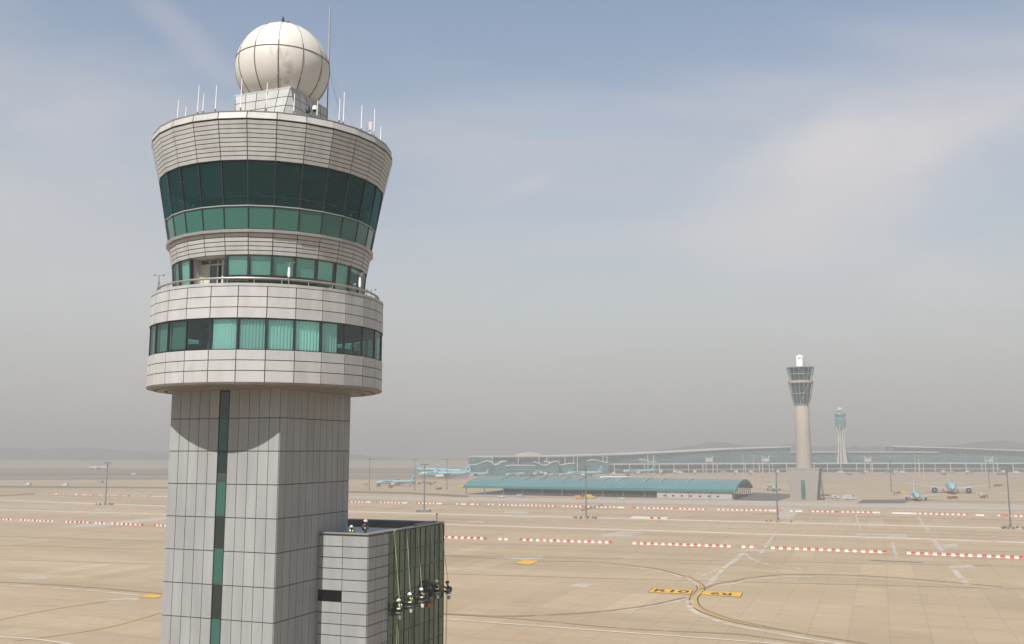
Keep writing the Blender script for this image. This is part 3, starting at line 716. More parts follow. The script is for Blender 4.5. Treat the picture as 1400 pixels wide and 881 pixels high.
# dark loops standing for reflections beside the cleaners and an orange bag
def dark_loop(x, y, rad, lab, sx=1.):  # black tubes modelled where the glass shows dark reflections
    h = hitx(x, y, AX1+.35); r_ = empty('reflection_loop', T2W(h), UA, lab, 'reflection', 'black loops standing for reflections by the cleaners')
    mb = MB()
    for j in range(3):
        mb.tube([(.05*j+random.uniform(-.02, .02), sx*(rad+.05*j)*math.cos(t*PI/10), (rad*1.15-.03*j)*math.sin(t*PI/10)) for t in range(21)], .055, 7)
    mb.build('reflection', M_BLACK, r_, True); mb = MB(); mb.box((0, 0, rad*1.1), (.12, .1, .3)); mb.build('loop_top', M_GREY, r_)
dark_loop(537, 831, .52, 'dark loop standing for reflections left of the leftmost cleaner', .8)
dark_loop(586, 807, .72, 'large dark loop standing for reflections between the middle and the highest cleaner', 1.1)
h = hitx(587, 827, AX1+.3); r_ = empty('tool_bag', T2W(h), UA, 'orange brown tool bag hanging below the large dark loop', 'bag')
mb = MB(); mb.idx([(-.12, -.55, -.18), (.16, -.55, -.18), (.16, .55, -.18), (-.12, .55, -.18), (-.08, -.62, .16), (.12, -.62, .16), (.12, .62, .2), (-.08, .62, .2)], [(3, 2, 1, 0), (4, 5, 6, 7), (0, 1, 5, 4), (1, 2, 6, 5), (2, 3, 7, 6), (3, 0, 4, 7)]); mb.build('pouch', mat('orange canvas', (.42, .17, .05), .9), r_)
mb = MB(); mb.tube([(0, -.45, .15), (-.1, 0, .55), (0, .45, .15)], .02, 5); mb.build('strap', M_BLACK, r_)
# two people on the annex roof
def roofpt(x, ylocal, z):
    o = W2T((0, 0, CAMH)); d = ray(x, 720); d = Vector((d.dot(U), d.dot(V), d.z)); t = (ylocal-o.y)/d.y; q = o+d*t; return Vector((q.x, ylocal, z))
person(T2W(roofpt(499.5, 2.6, FLZ)), UA+R(-50), 'stand', 'person in black with dark red vest standing behind the annex parapet', helmet=M_OFFW, vest=M_RED, stripes=M_OFFW, psc=1.08, pack=True, group='people on the annex roof')
person(T2W(roofpt(481.5, 2.6, FLZ+.25)), UA+R(200), 'crouch', 'person in a lime vest crouching on the annex roof beside the tower shaft', helmet=M_OFFW, vest=M_LIMEV, group='people on the annex roof')
q = hitx(594, 712, AX1-.1); r_ = empty('roof_post', T2W((AX1-.15, 15.6, AZ)), 0, 'short black post with knob on the far annex parapet corner', 'post')
mb = MB(); mb.tube([(0, 0, 0), (0, 0, .8)], .04, 6); mb.build('pole', M_BLACK, r_); mb = MB(); mb.sphere((0, 0, .85), .09, 8, 6); mb.build('cap', M_BLACK, r_)
# coiled ropes/edge protector on parapet
r_ = empty('edge_roller', T2W((AX1-.1, 11.5, AZ+.06)), UA, 'long grey edge roller lying on the annex parapet under the ropes', 'roller')
mb = MB(); mb.tube([(0, -1.2, .08), (0, 3.4, .08)], .1, 8); mb.build('tube', M_GREY, r_); mb = MB(); mb.box((0, -1.1, .02), (.4, .12, .08)); mb.box((0, 3.2, .02), (.4, .12, .08)); mb.build('bracket', M_BLACK, r_)

# ------------------------------------------------------------------ ground
gm = bpy.data.materials.new('apron concrete'); gm.use_nodes = True; nt = gm.node_tree; N = nt.nodes; L = nt.links
b = N['Principled BSDF']; b.inputs['Roughness'].default_value = .85; b.inputs['Specular IOR Level'].default_value = .25
tc = N.new('ShaderNodeTexCoord'); sp = N.new('ShaderNodeSeparateXYZ'); L.new(tc.outputs['Object'], sp.inputs[0])
def math_(op, a, bb=None, c=None):
    n = N.new('ShaderNodeMath'); n.operation = op
    for i, v in enumerate((a, bb, c)):
        if v is None: continue
        if isinstance(v, (int, float)): n.inputs[i].default_value = v
        else: L.new(v, n.inputs[i])
    return n.outputs[0]
def joint(o, per, w): return math_('LESS_THAN', math_('PINGPONG', o, per/2), w)
def noise_(scale, stretch=(1, 1, 1), detail=5, rough=.55):
    mp = N.new('ShaderNodeMapping'); mp.inputs['Scale'].default_value = stretch; L.new(tc.outputs['Object'], mp.inputs[0])
    n = N.new('ShaderNodeTexNoise'); n.inputs['Scale'].default_value = scale; n.inputs['Detail'].default_value = detail; n.inputs['Roughness'].default_value = rough
    L.new(mp.outputs[0], n.inputs['Vector']); return n.outputs['Fac']
def ramp(f, stops):
    r = N.new('ShaderNodeValToRGB'); e = r.color_ramp.elements
    while len(e) < len(stops): e.new(.5)
    for i, (p, c) in enumerate(stops): e[i].position = p; e[i].color = (*c, 1)
    L.new(f, r.inputs[0]); return r.outputs[0]
def mul(a, bb, f=1.):
    m = N.new('ShaderNodeMix'); m.data_type = 'RGBA'; m.blend_type = 'MULTIPLY'; m.inputs[0].default_value = f; L.new(a, m.inputs[6]); L.new(bb, m.inputs[7]); return m.outputs[2]
GC = (.328, .251, .163)
base = ramp(noise_(.006, (1, 2.5, 1)), [(.3, tuple(c*.90 for c in GC)), (.7, tuple(c*1.06 for c in GC))])
streak = ramp(noise_(.035, (.12, 1.6, 1), 6), [(.35, (.88, .88, .88)), (.6, (1.02, 1.02, 1.02))])
fine = ramp(noise_(.25, (.5, 1.5, 1), 6), [(.35, (.94, .94, .94)), (.65, (1.04, 1.04, 1.04))])
jj = math_('MAXIMUM', joint(sp.outputs[0], 7.8, .11), joint(sp.outputs[1], 7.8, .13))
jc = ramp(jj, [(0, (1, 1, 1)), (1, (.84, .83, .82))])
# slab to slab tone change
br = N.new('ShaderNodeTexWhiteNoise'); br.noise_dimensions = '2D'; cb = N.new('ShaderNodeCombineXYZ')
L.new(math_('FLOOR', math_('DIVIDE', math_('ADD', sp.outputs[0], 0.), 7.8)), cb.inputs[0]); L.new(math_('FLOOR', math_('DIVIDE', sp.outputs[1], 31.2)), cb.inputs[1]); L.new(cb.outputs[0], br.inputs['Vector'])
sl = ramp(br.outputs['Value'], [(0, (.93, .925, .92)), (.12, (.985, .985, .985)), (.8, (1.0, 1.0, 1.0)), (.92, (1.035, 1.04, 1.05)), (1, (1.10, 1.11, 1.12))])
pale = ramp(noise_(.014, (.22, 1.9, 1), 6, .6), [(.50, (1, 1, 1)), (.70, (1.13, 1.15, 1.18))])
oil = ramp(noise_(.11, (.35, 1.2, 1), 7, .65), [(.24, (.80, .79, .78)), (.36, (1, 1, 1))])
L.new(mul(mul(mul(mul(mul(mul(base, streak), fine), jc), sl), pale), oil), b.inputs['Base Color'])
bp = N.new('ShaderNodeBump'); bp.inputs['Strength'].default_value = .2; bp.inputs['Distance'].default_value = .02; L.new(noise_(2.), bp.inputs['Height']); L.new(bp.outputs[0], b.inputs['Normal'])
gb = MB(); gb.face([(-9000, -4000, 0), (9000, -4000, 0), (9000, 9000, 0), (-9000, 9000, 0)])
go = gb.build('ground', gm); go.rotation_euler = (0, 0, UA); tag(go, kind='structure')

def cat_rom(P, n=10):
    if len(P) < 3: return P
    out = []; Q = [P[0]*2-P[1]]+P+[P[-1]*2-P[-2]]
    for i in range(1, len(Q)-2):
        a, b_, c, d = Q[i-1:i+3]
        for k in range(n):
            t = k/n; out.append(.5*((2*b_)+(-a+c)*t+(2*a-5*b_+4*c-d)*t*t+(-a+3*b_-3*c+d)*t**3))
    return out+[P[-1]]
LV = [0.004]
def ribbon(name, px, w, m, z=None, n=10, off=0., world=False):
    LV[0] += .0015; z = LV[0] if z is None else z
    P = cat_rom([Vector((*G(*p)[:2], 0)) if not world else Vector((p[0], p[1], 0)) for p in px], n); mb = MB(); Lf = []; Rt = []
    for i, p in enumerate(P):
        d = (P[min(i+1, len(P)-1)]-P[max(i-1, 0)]).normalized(); s = Vector((-d.y, d.x, 0))
        Lf.append(p+s*(off+w/2)+Vector((0, 0, z))); Rt.append(p+s*(off-w/2)+Vector((0, 0, z)))
    for i in range(len(P)-1): mb.face([Rt[i], Rt[i+1], Lf[i+1], Lf[i]])
    return tag(mb.build(name, m), kind='structure')
def patch(name, px, m):
    LV[0] += .0015; mb = MB(); mb.face([Vector((*G(*p)[:2], LV[0])) for p in px]); return tag(mb.build(name, m), kind='structure')
def worn(name, col, lo, hi, sc=.35, stretch=(1, 1, 1), amax=1.):
    m = mat(name, col, .8, var=.06, nscale=.5); nt = m.node_tree; N2 = nt.nodes; L2 = nt.links
    t = N2.new('ShaderNodeTexCoord'); mp = N2.new('ShaderNodeMapping'); mp.inputs['Scale'].default_value = stretch; mp.inputs['Rotation'].default_value = (0, 0, -UA)
    n = N2.new('ShaderNodeTexNoise'); n.inputs['Scale'].default_value = sc; n.inputs['Detail'].default_value = 6
    mr = N2.new('ShaderNodeMapRange'); mr.inputs['From Min'].default_value = lo; mr.inputs['From Max'].default_value = hi; mr.inputs['To Max'].default_value = amax
    L2.new(t.outputs['Object'], mp.inputs[0]); L2.new(mp.outputs[0], n.inputs['Vector']); L2.new(n.outputs['Fac'], mr.inputs['Value']); L2.new(mr.outputs[0], N2['Principled BSDF'].inputs['Alpha']); return m
M_WLINE = worn('worn white line', (.82, .74, .63), .2, .42, .3, (.4, 1, 1), .8)
M_WLINE2 = worn('worn faint line', (.80, .72, .62), .3, .55, .3, (.4, 1, 1), .65)
M_LSLAB = worn('pale repair patch', (.76, .68, .58), .3, .5, .08, (.5, 2, 1), .6)
M_PSTRIP = worn('pale strip', (.70, .62, .53), .1, .3, .03, (.3, 2, 1), .6)
M_BROWN = worn('worn ochre line', (.36, .22, .11), .2, .5, .2, (1, 1, 1), .62)
M_YLINE = worn('yellow line', (.62, .40, .08), .05, .3, .5, (1, 1, 1), .9)
M_YLINE2 = worn('faded yellow line', (.60, .40, .13), .2, .45, .3, (1, 1, 1), .8)
M_YBLK = mat('yellow sign paint', (.78, .45, .03), .7, var=.08, nscale=1.2)
M_BBRN = mat('dark brown paint', (.05, .025, .012), .8)
M_DLINE = worn('dark joint line', (.22, .18, .14), .15, .4, .05, (1, 1, 1), .55)
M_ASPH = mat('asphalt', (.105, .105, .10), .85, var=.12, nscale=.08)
M_FARG = worn('far brown field', (.30, .22, .16), .25, .6, .004, (.4, 2, 1), .7)
M_WEDGE = worn('pale wedge', (.76, .69, .60), .2, .5, .03, (.4, 1.5, 1), .6)

# far zone tone and service strips
patch('service_road', [(-50, 664), (240, 666), (560, 673), (640, 677.5), (640, 680.5), (560, 676), (240, 668.5), (-50, 666.5)], M_DLINE)
patch('apron_strip', [(478, 678), (640, 680.3), (1003, 684.5), (1420, 690.5), (1420, 700), (1003, 692.5), (640, 685), (478, 681.5)], M_PSTRIP)
patch('far_field', [(-400, 640), (240, 640), (640, 640), (640, 656), (240, 656), (-400, 657)], M_FARG)
patch('far_field', [(-400, 645), (235, 648), (235, 652), (-400, 650)], M_FARG)
ribbon('painted_line', [(640, 685.5), (1003, 691.5), (1420, 699)], 4, M_DLINE)
ribbon('painted_line', [(-30, 682.6), (240, 692.6), (600, 702.9), (760, 706.9), (1056, 714.4), (1240, 719), (1430, 724)], 6.5, M_WLINE)
ribbon('painted_line', [(-30, 696), (230, 703.8), (607, 717), (760, 722), (940, 727.2), (1020, 729.8), (1240, 736.3), (1430, 743)], 5.0, M_WLINE)
ribbon('painted_line', [(-30, 660), (240, 662)], 12, M_WLINE2)
ribbon('painted_line', [(600, 710), (940, 721), (1400, 734)], 1.6, M_DLINE)
ribbon('painted_line', [(600, 690), (1000, 701), (1400, 712)], 2.5, M_DLINE)
for y0, y1 in ((733, 755), (745, 775), (765, 806)): ribbon('painted_line', [(-20, y0), (230, y0+7), (700, y0+(y1-y0)*.55), (1420, y1)], .9, M_DLINE)
patch('pale_wedge', [(65, 722.5), (100, 719), (232, 706.5), (232, 710), (150, 718.5), (118, 722)], M_WEDGE)
for q in ([(820, 731), (848, 727), (880, 728), (862, 733.5), (826, 734)], [(686, 760.5), (740, 760), (744, 764), (700, 767)], [(150, 820), (185, 817), (190, 821), (150, 823)],
          [(1285, 745), (1308, 743.5), (1312, 749), (1288, 749.5)], [(1296, 773), (1328, 772.5), (1334, 776), (1300, 777)], [(775, 801), (800, 797), (812, 799), (800, 804)],
          [(25, 788), (60, 787), (64, 792), (30, 793)], [(1068, 694), (1098, 695), (1080, 711), (1062, 716)], [(1170, 729), (1240, 731), (1240, 735), (1170, 733)], [(690, 699), (722, 700), (722, 703), (690, 702)],
          [(640, 712.5), (660, 712.5), (662, 714.5), (640, 714.5)], [(1015, 751), (1062, 753), (1060, 756), (1010, 754.5)], [(700, 705), (735, 705.5), (733, 709), (700, 708)]):
    patch('repair_patch', q, M_LSLAB)
for x0, y0, x1, y1, w in ((1150, 704, 1180, 705, 1.2), (1106, 708, 1170, 710.5, .9), (1170, 705, 1176, 724, .5), (1150, 712, 1146, 720, .5), (1255, 707, 1270, 728, .8), (1275, 737, 1288, 754, 1.0), (1220, 742, 1226, 764, .6),
                          (1302, 777, 1322, 800, 1.0), (1014, 757, 984, 783, .8), (984, 783, 966, 803, .8), (1062, 726, 1040, 757, .6), (1290, 711, 1345, 712.5, .8), (840, 703, 870, 703, .7), (520, 694, 560, 695, .6), (680, 714, 700, 714, .6), (165, 702, 196, 703, .6), (168, 728, 196, 728, .6)):
    ribbon('painted_line', [(x0, y0), (x1, y1)], w*(4 if abs(y1-y0) < 4 else 1.8), M_WLINE2)
ribbon('painted_line', [(1018, 757), (1030, 766), (1060, 774), (1120, 781)], 1.3, M_WLINE2)
ribbon('painted_line', [(1018, 757), (1000, 771), (960, 788)], 1.1, M_WLINE2)
# taxiway centre lines
def C2(l): return [(600+x/3.5, 700+y/3.5) for x, y in l]
def C3(l): return [(1000+x/3.5, 660+y/3.5) for x, y in l]
l1 = C2([(0, 208), (480, 235), (700, 238), (900, 255), (1050, 275), (1180, 310), (1240, 345), (1255, 370), (1240, 390), (1222, 408), (1220, 430), (1235, 455), (1280, 480), (1400, 520)])+C3([(150, 690), (350, 725), (650, 775), (900, 830)])
ribbon('taxi_line', l1[:6], 1.3, M_BROWN); ribbon('taxi_line', l1[5:-3], .28, M_BBRN, off=1.0, n=14); ribbon('taxi_line', l1[5:-3], .42, M_YLINE, off=.65, n=14)
ribbon('taxi_line', l1[5:-3], .28, M_BBRN, off=-1.0, n=14); ribbon('taxi_line', l1[5:-3], .42, M_YLINE, off=-.65, n=14); ribbon('taxi_line', l1[-4:], 1.2, M_BROWN)
ribbon('taxi_line', [(x, y+2.6) for x, y in l1[3:7]], 1.4, M_WLINE2); ribbon('taxi_line', [(x-6, y+5) for x, y in l1[9:]], 1.6, M_WLINE2)
l2 = C2([(-50, 486), (300, 500), (600, 490), (850, 470), (1050, 440), (1180, 410)])
ribbon('taxi_line', l2, 1.4, M_BROWN); ribbon('taxi_line', [(x, y+2.5) for x, y in l2[3:]], 1.3, M_WLINE2)
l2b = C2([(1255, 372), (1330, 345), (1400, 335)])+C3([(100, 455), (300, 440), (600, 445), (900, 465), (1300, 500)])
ribbon('taxi_line', l2b, 1.3, M_BROWN); ribbon('taxi_line', [(x, y+3.5) for x, y in l2b[1:]], 1.2, M_WLINE2)
ribbon('taxi_line', C2([(-50, 482), (30, 490), (400, 515), (900, 560), (1400, 585)])+C3([(150, 742), (400, 775)]), .9, M_BROWN)
ribbon('taxi_line', C2([(-50, 508), (700, 565), (1400, 615), (1700, 640)]), .8, M_WLINE)
def C1(l): return [(x/3.13, 600+y/3.13) for x, y in l]
ribbon('taxi_line', C1([(-60, 611), (300, 630), (600, 656), (740, 668)]), 1.4, M_BROWN)
ribbon('taxi_line', C1([(-60, 625), (300, 645), (600, 672)]), 1.4, M_WLINE2)
ribbon('taxi_line', C1([(-60, 790), (0, 775), (200, 735), (450, 697), (560, 690)]), .9, M_YLINE2)
ribbon('taxi_line', C1([(60, 865), (150, 855), (450, 810), (700, 742)]), .8, M_YLINE2)
ribbon('taxi_line', C1([(-60, 845), (0, 850), (150, 860), (300, 881), (400, 900)]), .7, M_WLINE)
ribbon('taxi_line', [(1191, 766.5), (1261, 769.5)], 1.2, M_GREY)
# yellow holding-position blocks with lettering
def text_mesh(txt, size, m, parent, loc, rot, name='lettering', ext=0.):
    cu = bpy.data.curves.new(name, 'FONT'); cu.body = txt; cu.size = size; cu.align_x = 'CENTER'; cu.align_y = 'CENTER'; cu.extrude = ext; cu.offset = size*(.022 if name == 'lettering' else .012)
    o = bpy.data.objects.new(name, cu); COL.objects.link(o); dg = bpy.context.evaluated_depsgraph_get(); me = bpy.data.meshes.new_from_object(o.evaluated_get(dg))
    COL.objects.unlink(o); bpy.data.objects.remove(o); me.materials.clear(); me.materials.append(m)
    t = bpy.data.objects.new(name, me); COL.objects.link(t); t.parent = parent; t.location = loc; t.rotation_euler = rot; return t
def signblock(q, txt, flip, lab):
    g = [G(*p) for p in q]; c = sum(g, Vector())/4; ang = math.atan2((g[2]+g[1]-g[0]-g[3]).y, (g[2]+g[1]-g[0]-g[3]).x); l = [p-c for p in g]
    o = empty('ground_marking', (c.x, c.y, .085), 0, lab, 'ground marking', 'yellow painted stand markings')
    mb = MB(); mb.face([(p.x*1.03, p.y*1.06, 0) for p in l]); mb.build('border', M_BBRN, o)
    mb = MB(); mb.face([(p.x, p.y, .004) for p in l]); mb.build('panel', M_YBLK, o)
    if txt:
        t = text_mesh(txt, 1.0, M_BBRN, o, (0, 0, .009), (0, 0, 0)); me = t.data; sg = -1 if flip else 1
        ex = (l[3]-l[0]).normalized()*sg; ey = (l[1]-l[0])*sg
        for vv in me.vertices:
            p = ex*vv.co.x*(l[1]-l[0]).length*.78+ey*vv.co.y*.86; vv.co = (p.x, p.y, 0)
        if flip:
            pass
signblock([(886.4, 810.2), (893.6, 804.8), (947, 807.6), (943.5, 813)], 'R10', False, 'yellow painted ground block reading R10 left of the double taxi line')
signblock([(958.2, 813.4), (961.8, 808.4), (1015, 810.8), (1011.8, 816.8)], 'R9', True, 'yellow painted ground block reading R9 upside down right of the taxi line')
signblock([(703, 770.5), (715, 766.3), (737, 767), (724, 773)], None, False, 'yellow painted ground block alone in the middle of the apron')
signblock([(190, 817.4), (204, 813), (223, 814), (216, 818)], None, False, 'yellow painted ground block left of the tower shaft')
# ------------------------------------------------------------------ barriers
def barrier_mesh(nm, m):
    mb = MB(); w = .68
    pr = [(-.30, 0), (-.30, .16), (-.17, .40), (-.13, .95), (.13, .95), (.17, .40), (.30, .16), (.30, 0)]
    n = len(pr); P = [(x, y, z) for x in (-w, w) for y, z in pr]
    mb.idx(P, [tuple(range(n-1, -1, -1)), tuple(range(n, 2*n))]+[(i, (i+1) % n, n+(i+1) % n, n+i) for i in range(n)])
    for x in (-.35, .35): mb.box((x, 0, .97), (.18, .16, .05))
    mb.box((w+.015, 0, .5), (.05, .12, .7))
    o = mb.build(nm, m); me = o.data; COL.objects.unlink(o); bpy.data.objects.remove(o); return me
BM = {c: barrier_mesh('traffic_barrier', m) for c, m in (('red', M_BRED), ('faded red', M_BFADE), ('white', M_BWHT))}
def lin(tab, x):
    for (x0, y0), (x1, y1) in zip(tab, tab[1:]):
        if x <= x1 or (x1, y1) == tab[-1]: return y0+(y1-y0)*(x-x0)/(x1-x0)
NR = [(0, 711), (73, 714), (195, 719), (630, 737), (836, 743.5), (998, 748.7), (1212, 757), (1400, 764.5)]
FR = [(0, 674), (60, 676), (230, 680), (480, 687), (760, 693), (1010, 698.5), (1200, 702), (1400, 707)]
near = [(-20, 16, 'at the left picture edge'), (28, 73, 'second group from the left'), (87, 124, 'third group from the left'), (130, 144, 'shortest group left of the tower'), (153, 196, 'last full group left of the shaft'), (210, 240, 'cut off by the tower shaft'),
        (600, 665, 'group behind the annex'), (682, 694, 'short trio right of the annex'), (710, 837, 'group up left of the R10 marking'), (865, 999, 'group above the R10 marking'), (1014, 1036, 'short group above the R9 marking'), (1054, 1212, 'group right of the R9 marking'), (1240, 1425, 'group at the right picture edge')]
far = [(60, 87, 'left of the left light mast'), (94, 127, 'left of the left light mast'), (136, 160, 'behind the left light mast'), (168, 200, 'right of the left light mast'), (208, 236, 'against the tower shaft'),
       (480, 507, 'just right of the shaft'), (520, 557, 'left of the second mast'), (569, 607, 'behind the second mast'), (624, 657, 'below the left shed end'), (667, 675, 'below the left shed part'), (682, 760, 'below the left shed part'), (769, 853, 'behind the middle mast'), (861, 873, 'in front of the shed'), (880, 966, 'in front of the shed'), (981, 1071, 'near the right shed end'),
       (1080, 1097, 'before the slanted tower base'), (1106, 1203, 'right of the tower base'), (1220, 1324, 'before the parked airliner'), (1334, 1350, 'left of the right mast'), (1360, 1425, 'behind the right mast')]
bl = []
for row, tab, nm in ((near, NR, 'near row'), (far, FR, 'far row')):
    for x0, x1, d in row:
        A, B = G(x0, lin(tab, x0)), G(x1, lin(tab, x1)); L_ = (B-A).length; n = max(2, round(L_/1.42)); ang = math.atan2((B-A).y, (B-A).x)
        st = random.random() < .7
        for i in range(n):
            red = (i % 2 == (1 if st else 0))
            if nm == 'far row' and random.random() < .06: red = not red
            if x0 == 1220 and x0+(x1-x0)*i/n < 1249: red = False
            c = ('faded red' if random.random() < .35 else 'red') if red else 'white'
            bl.append((A+(B-A)*((i+.5)/n)+Vector((random.gauss(0, .05), random.gauss(0, .16), 0)), ang+random.gauss(0, .05), c, nm, d))
for a, b_ in (((793, 699.5), (824, 691.8)), ((0, 678.8), (48, 676))):
    A, B = G(*a), G(*b_); n = round((B-A).length/1.42); n = min(n, 40)
    for i in range(n):
        if a[0] == 0 and i % 2: continue
        bl.append((A+(B-A)*((i+.5)/n), math.atan2((B-A).y, (B-A).x), 'red' if a[0] == 0 or i % 2 else 'white', 'far row', 'x'))
bl.sort(key=lambda t: t[0].length)
stuff = MB(); order = {'red': 0, 'faded red': 1, 'white': 2}
for i, (p, ang, c, nm, d) in enumerate(bl):
    if i < 300 and d != 'x':
        o = bpy.data.objects.new('traffic_barrier', BM[c]); COL.objects.link(o); o.location = (p.x, p.y, .0); o.rotation_euler = (0, 0, ang)
        tag(o, f'{c} barrier block of the {nm}, {d}', 'barrier', 'water filled barriers lined up across the apron')
    else:
        me = BM[c]; M4 = Matrix.Translation((p.x, p.y, 0)) @ Matrix.Rotation(ang, 4, 'Z')
        stuff.idx([M4 @ v.co for v in me.vertices], [tuple(q.vertices) for q in me.polygons], order[c])
tag(stuff.build('distant_barriers', [M_BRED, M_BFADE, M_BWHT]), 'far off rows of small red and white barrier blocks before the shed', 'barriers', kind='stuff')
# long white concrete strip with two red blocks
A = G(862, 708.5); Bq = G(912, 710); d = (Bq-A); r_ = empty('white_block_row', (A+d/2), math.atan2(d.y, d.x), 'long low white block bed with two red blocks in front of the shed', 'barrier bed')
mb = MB(); mb.box((0, 3.5, .25), (d.length, 8, .5)); mb.build('bed', M_BWHT, r_)
for x in (2, 6):
    mb = MB(); mb.box((x, -.9, .5), (1.6, .6, 1.0)); mb.build('block', M_BRED, r_)

# ------------------------------------------------------------------ light masts
MH = 28.6
def mast_proto(name, h, m, group):
    r_ = empty(name)
    mb = MB(); mb.tube([(0, 0, 0), (0, 0, h*.5), (0, 0, h)], [.42, .33, .22], 10); mb.build('pole', m, r_)
    mb = MB(); mb.lathe([(1.35, h-.5), (1.45, h-.35), (1.35, h-.2), (1.25, h-.35), (1.35, h-.5)], 16)
    for a in range(4): mb.tube([(0, 0, h-.3), (1.35*math.cos(a*PI/2), 1.35*math.sin(a*PI/2), h-.35)], .08, 5)
    mb.tube([(0, 0, h), (0, 0, h+1.0)], .05, 5); mb.build('lamp_ring', m, r_)
    for a in range(6):
        mb = MB(); c, s = math.cos(a*PI/3), math.sin(a*PI/3); mb.box((1.9*c, 1.9*s, h-.5), (.9, .7, .55), a*PI/3); mb.build('lamp', M_GREY if m is M_GREY else M_LGREY, r_)
    mb = MB(); mb.box((0, 0, .35), (1.6, 1.6, .7)); mb.build('footing', M_CONCB, r_)
    return r_
G1 = 'high light masts on the apron'
masts = [((144, 690.5), 'grey apron light mast left of the tower shaft'), ((580, 700), 'grey apron light mast just right of the tower shaft'), ((801.5, 709), 'grey apron light mast in front of the middle of the shed'),
         ((1063.5, 714), 'grey apron light mast left of the slanted tower base'), ((1382, 723), 'grey apron light mast near the right picture edge'),
         ((505, 671), 'faint light mast behind the leftmost blue airliner nose'), ((567, 671), 'faint light mast right of the leftmost blue airliner'), ((611, 670), 'faint light mast before the big light blue airliner'), ((1219, 674), 'faint light mast right of the two control towers'), ((1353, 668), 'faint light mast right of the head-on airliner')]
proto = mast_proto('light_mast', MH, M_GREY, G1)
for i, (p, lab) in enumerate(masts):
    o = proto if i == 0 else copy_tree(proto); g = G(*p); o.location = (g.x, g.y, 0); o.rotation_euler = (0, 0, .5*i); tag(o, lab, 'light mast', G1)
wm = mast_proto('flood_mast', 30, M_OFFW, G1)
wl = [((1017, 655), 'white mast beyond the right shed end, left one of two'), ((1031, 655), 'white mast beyond the right shed end, right one of two'), ((1252, 650), 'leftmost of three white masts before the terminal'), ((1257.5, 656.5), 'middle of three white masts before the terminal'), ((1263.5, 657.5), 'rightmost of three white masts before the terminal')]
for i, (p, lab) in enumerate(wl):
    o = wm if i == 0 else copy_tree(wm); g = G(*p); o.location = (g.x, g.y, 0); tag(o, lab, 'light mast', 'white masts before the terminal')
# clutter at mast feet: small concrete blocks and cones
foot = MB(); foot.hexa([(-.6, -.4, 0), (.6, -.4, 0), (.6, .4, 0), (-.6, .4, 0)], [(-.5, -.3, 1.0), (.5, -.3, 1.0), (.5, .3, 1.0), (-.5, .3, 1.0)]); foot.box((0, 0, 1.06), (.3, .2, .12))
fo = foot.build('concrete_block', M_GREY); fme = fo.data; COL.objects.unlink(fo); bpy.data.objects.remove(fo)
names = ['left of the tower shaft', 'right of the tower shaft', 'before the middle of the shed', 'left of the slanted tower base', 'near the right picture edge']
fme2 = fme.copy(); fme2.materials.clear(); fme2.materials.append(M_YEL)
for k in range(5):
    c = G(*masts[k][0])
    for j in range(9):
        a = j*.7+k; rr = random.uniform(2.2, 5.5); o = bpy.data.objects.new('concrete_block', fme2 if (k == 3 and j % 2) else fme); COL.objects.link(o)
        o.location = (c.x+rr*1.3*math.cos(a), c.y+rr*math.sin(a), 0); o.rotation_euler = (0, 0, a)
        tag(o, ('small yellow' if (k == 3 and j % 2) else 'small grey')+' block at the foot of the light mast '+names[k], 'block', 'blocks round the mast feet')
g = G(1065.5, 712); r_ = empty('striped_cabinet', (g.x, g.y, 0), UA, 'red and white cabinet behind the foot of the mast left of the slanted tower base', 'cabinet')
mb = MB(); mb.box((0, 0, 1.1), (1.8, 1.2, 2.2)); mb.build('case', M_BWHT, r_); mb = MB(); mb.box((0, -.62, 1.2), (.7, .05, 1.5)); mb.build('door', M_BRED, r_)

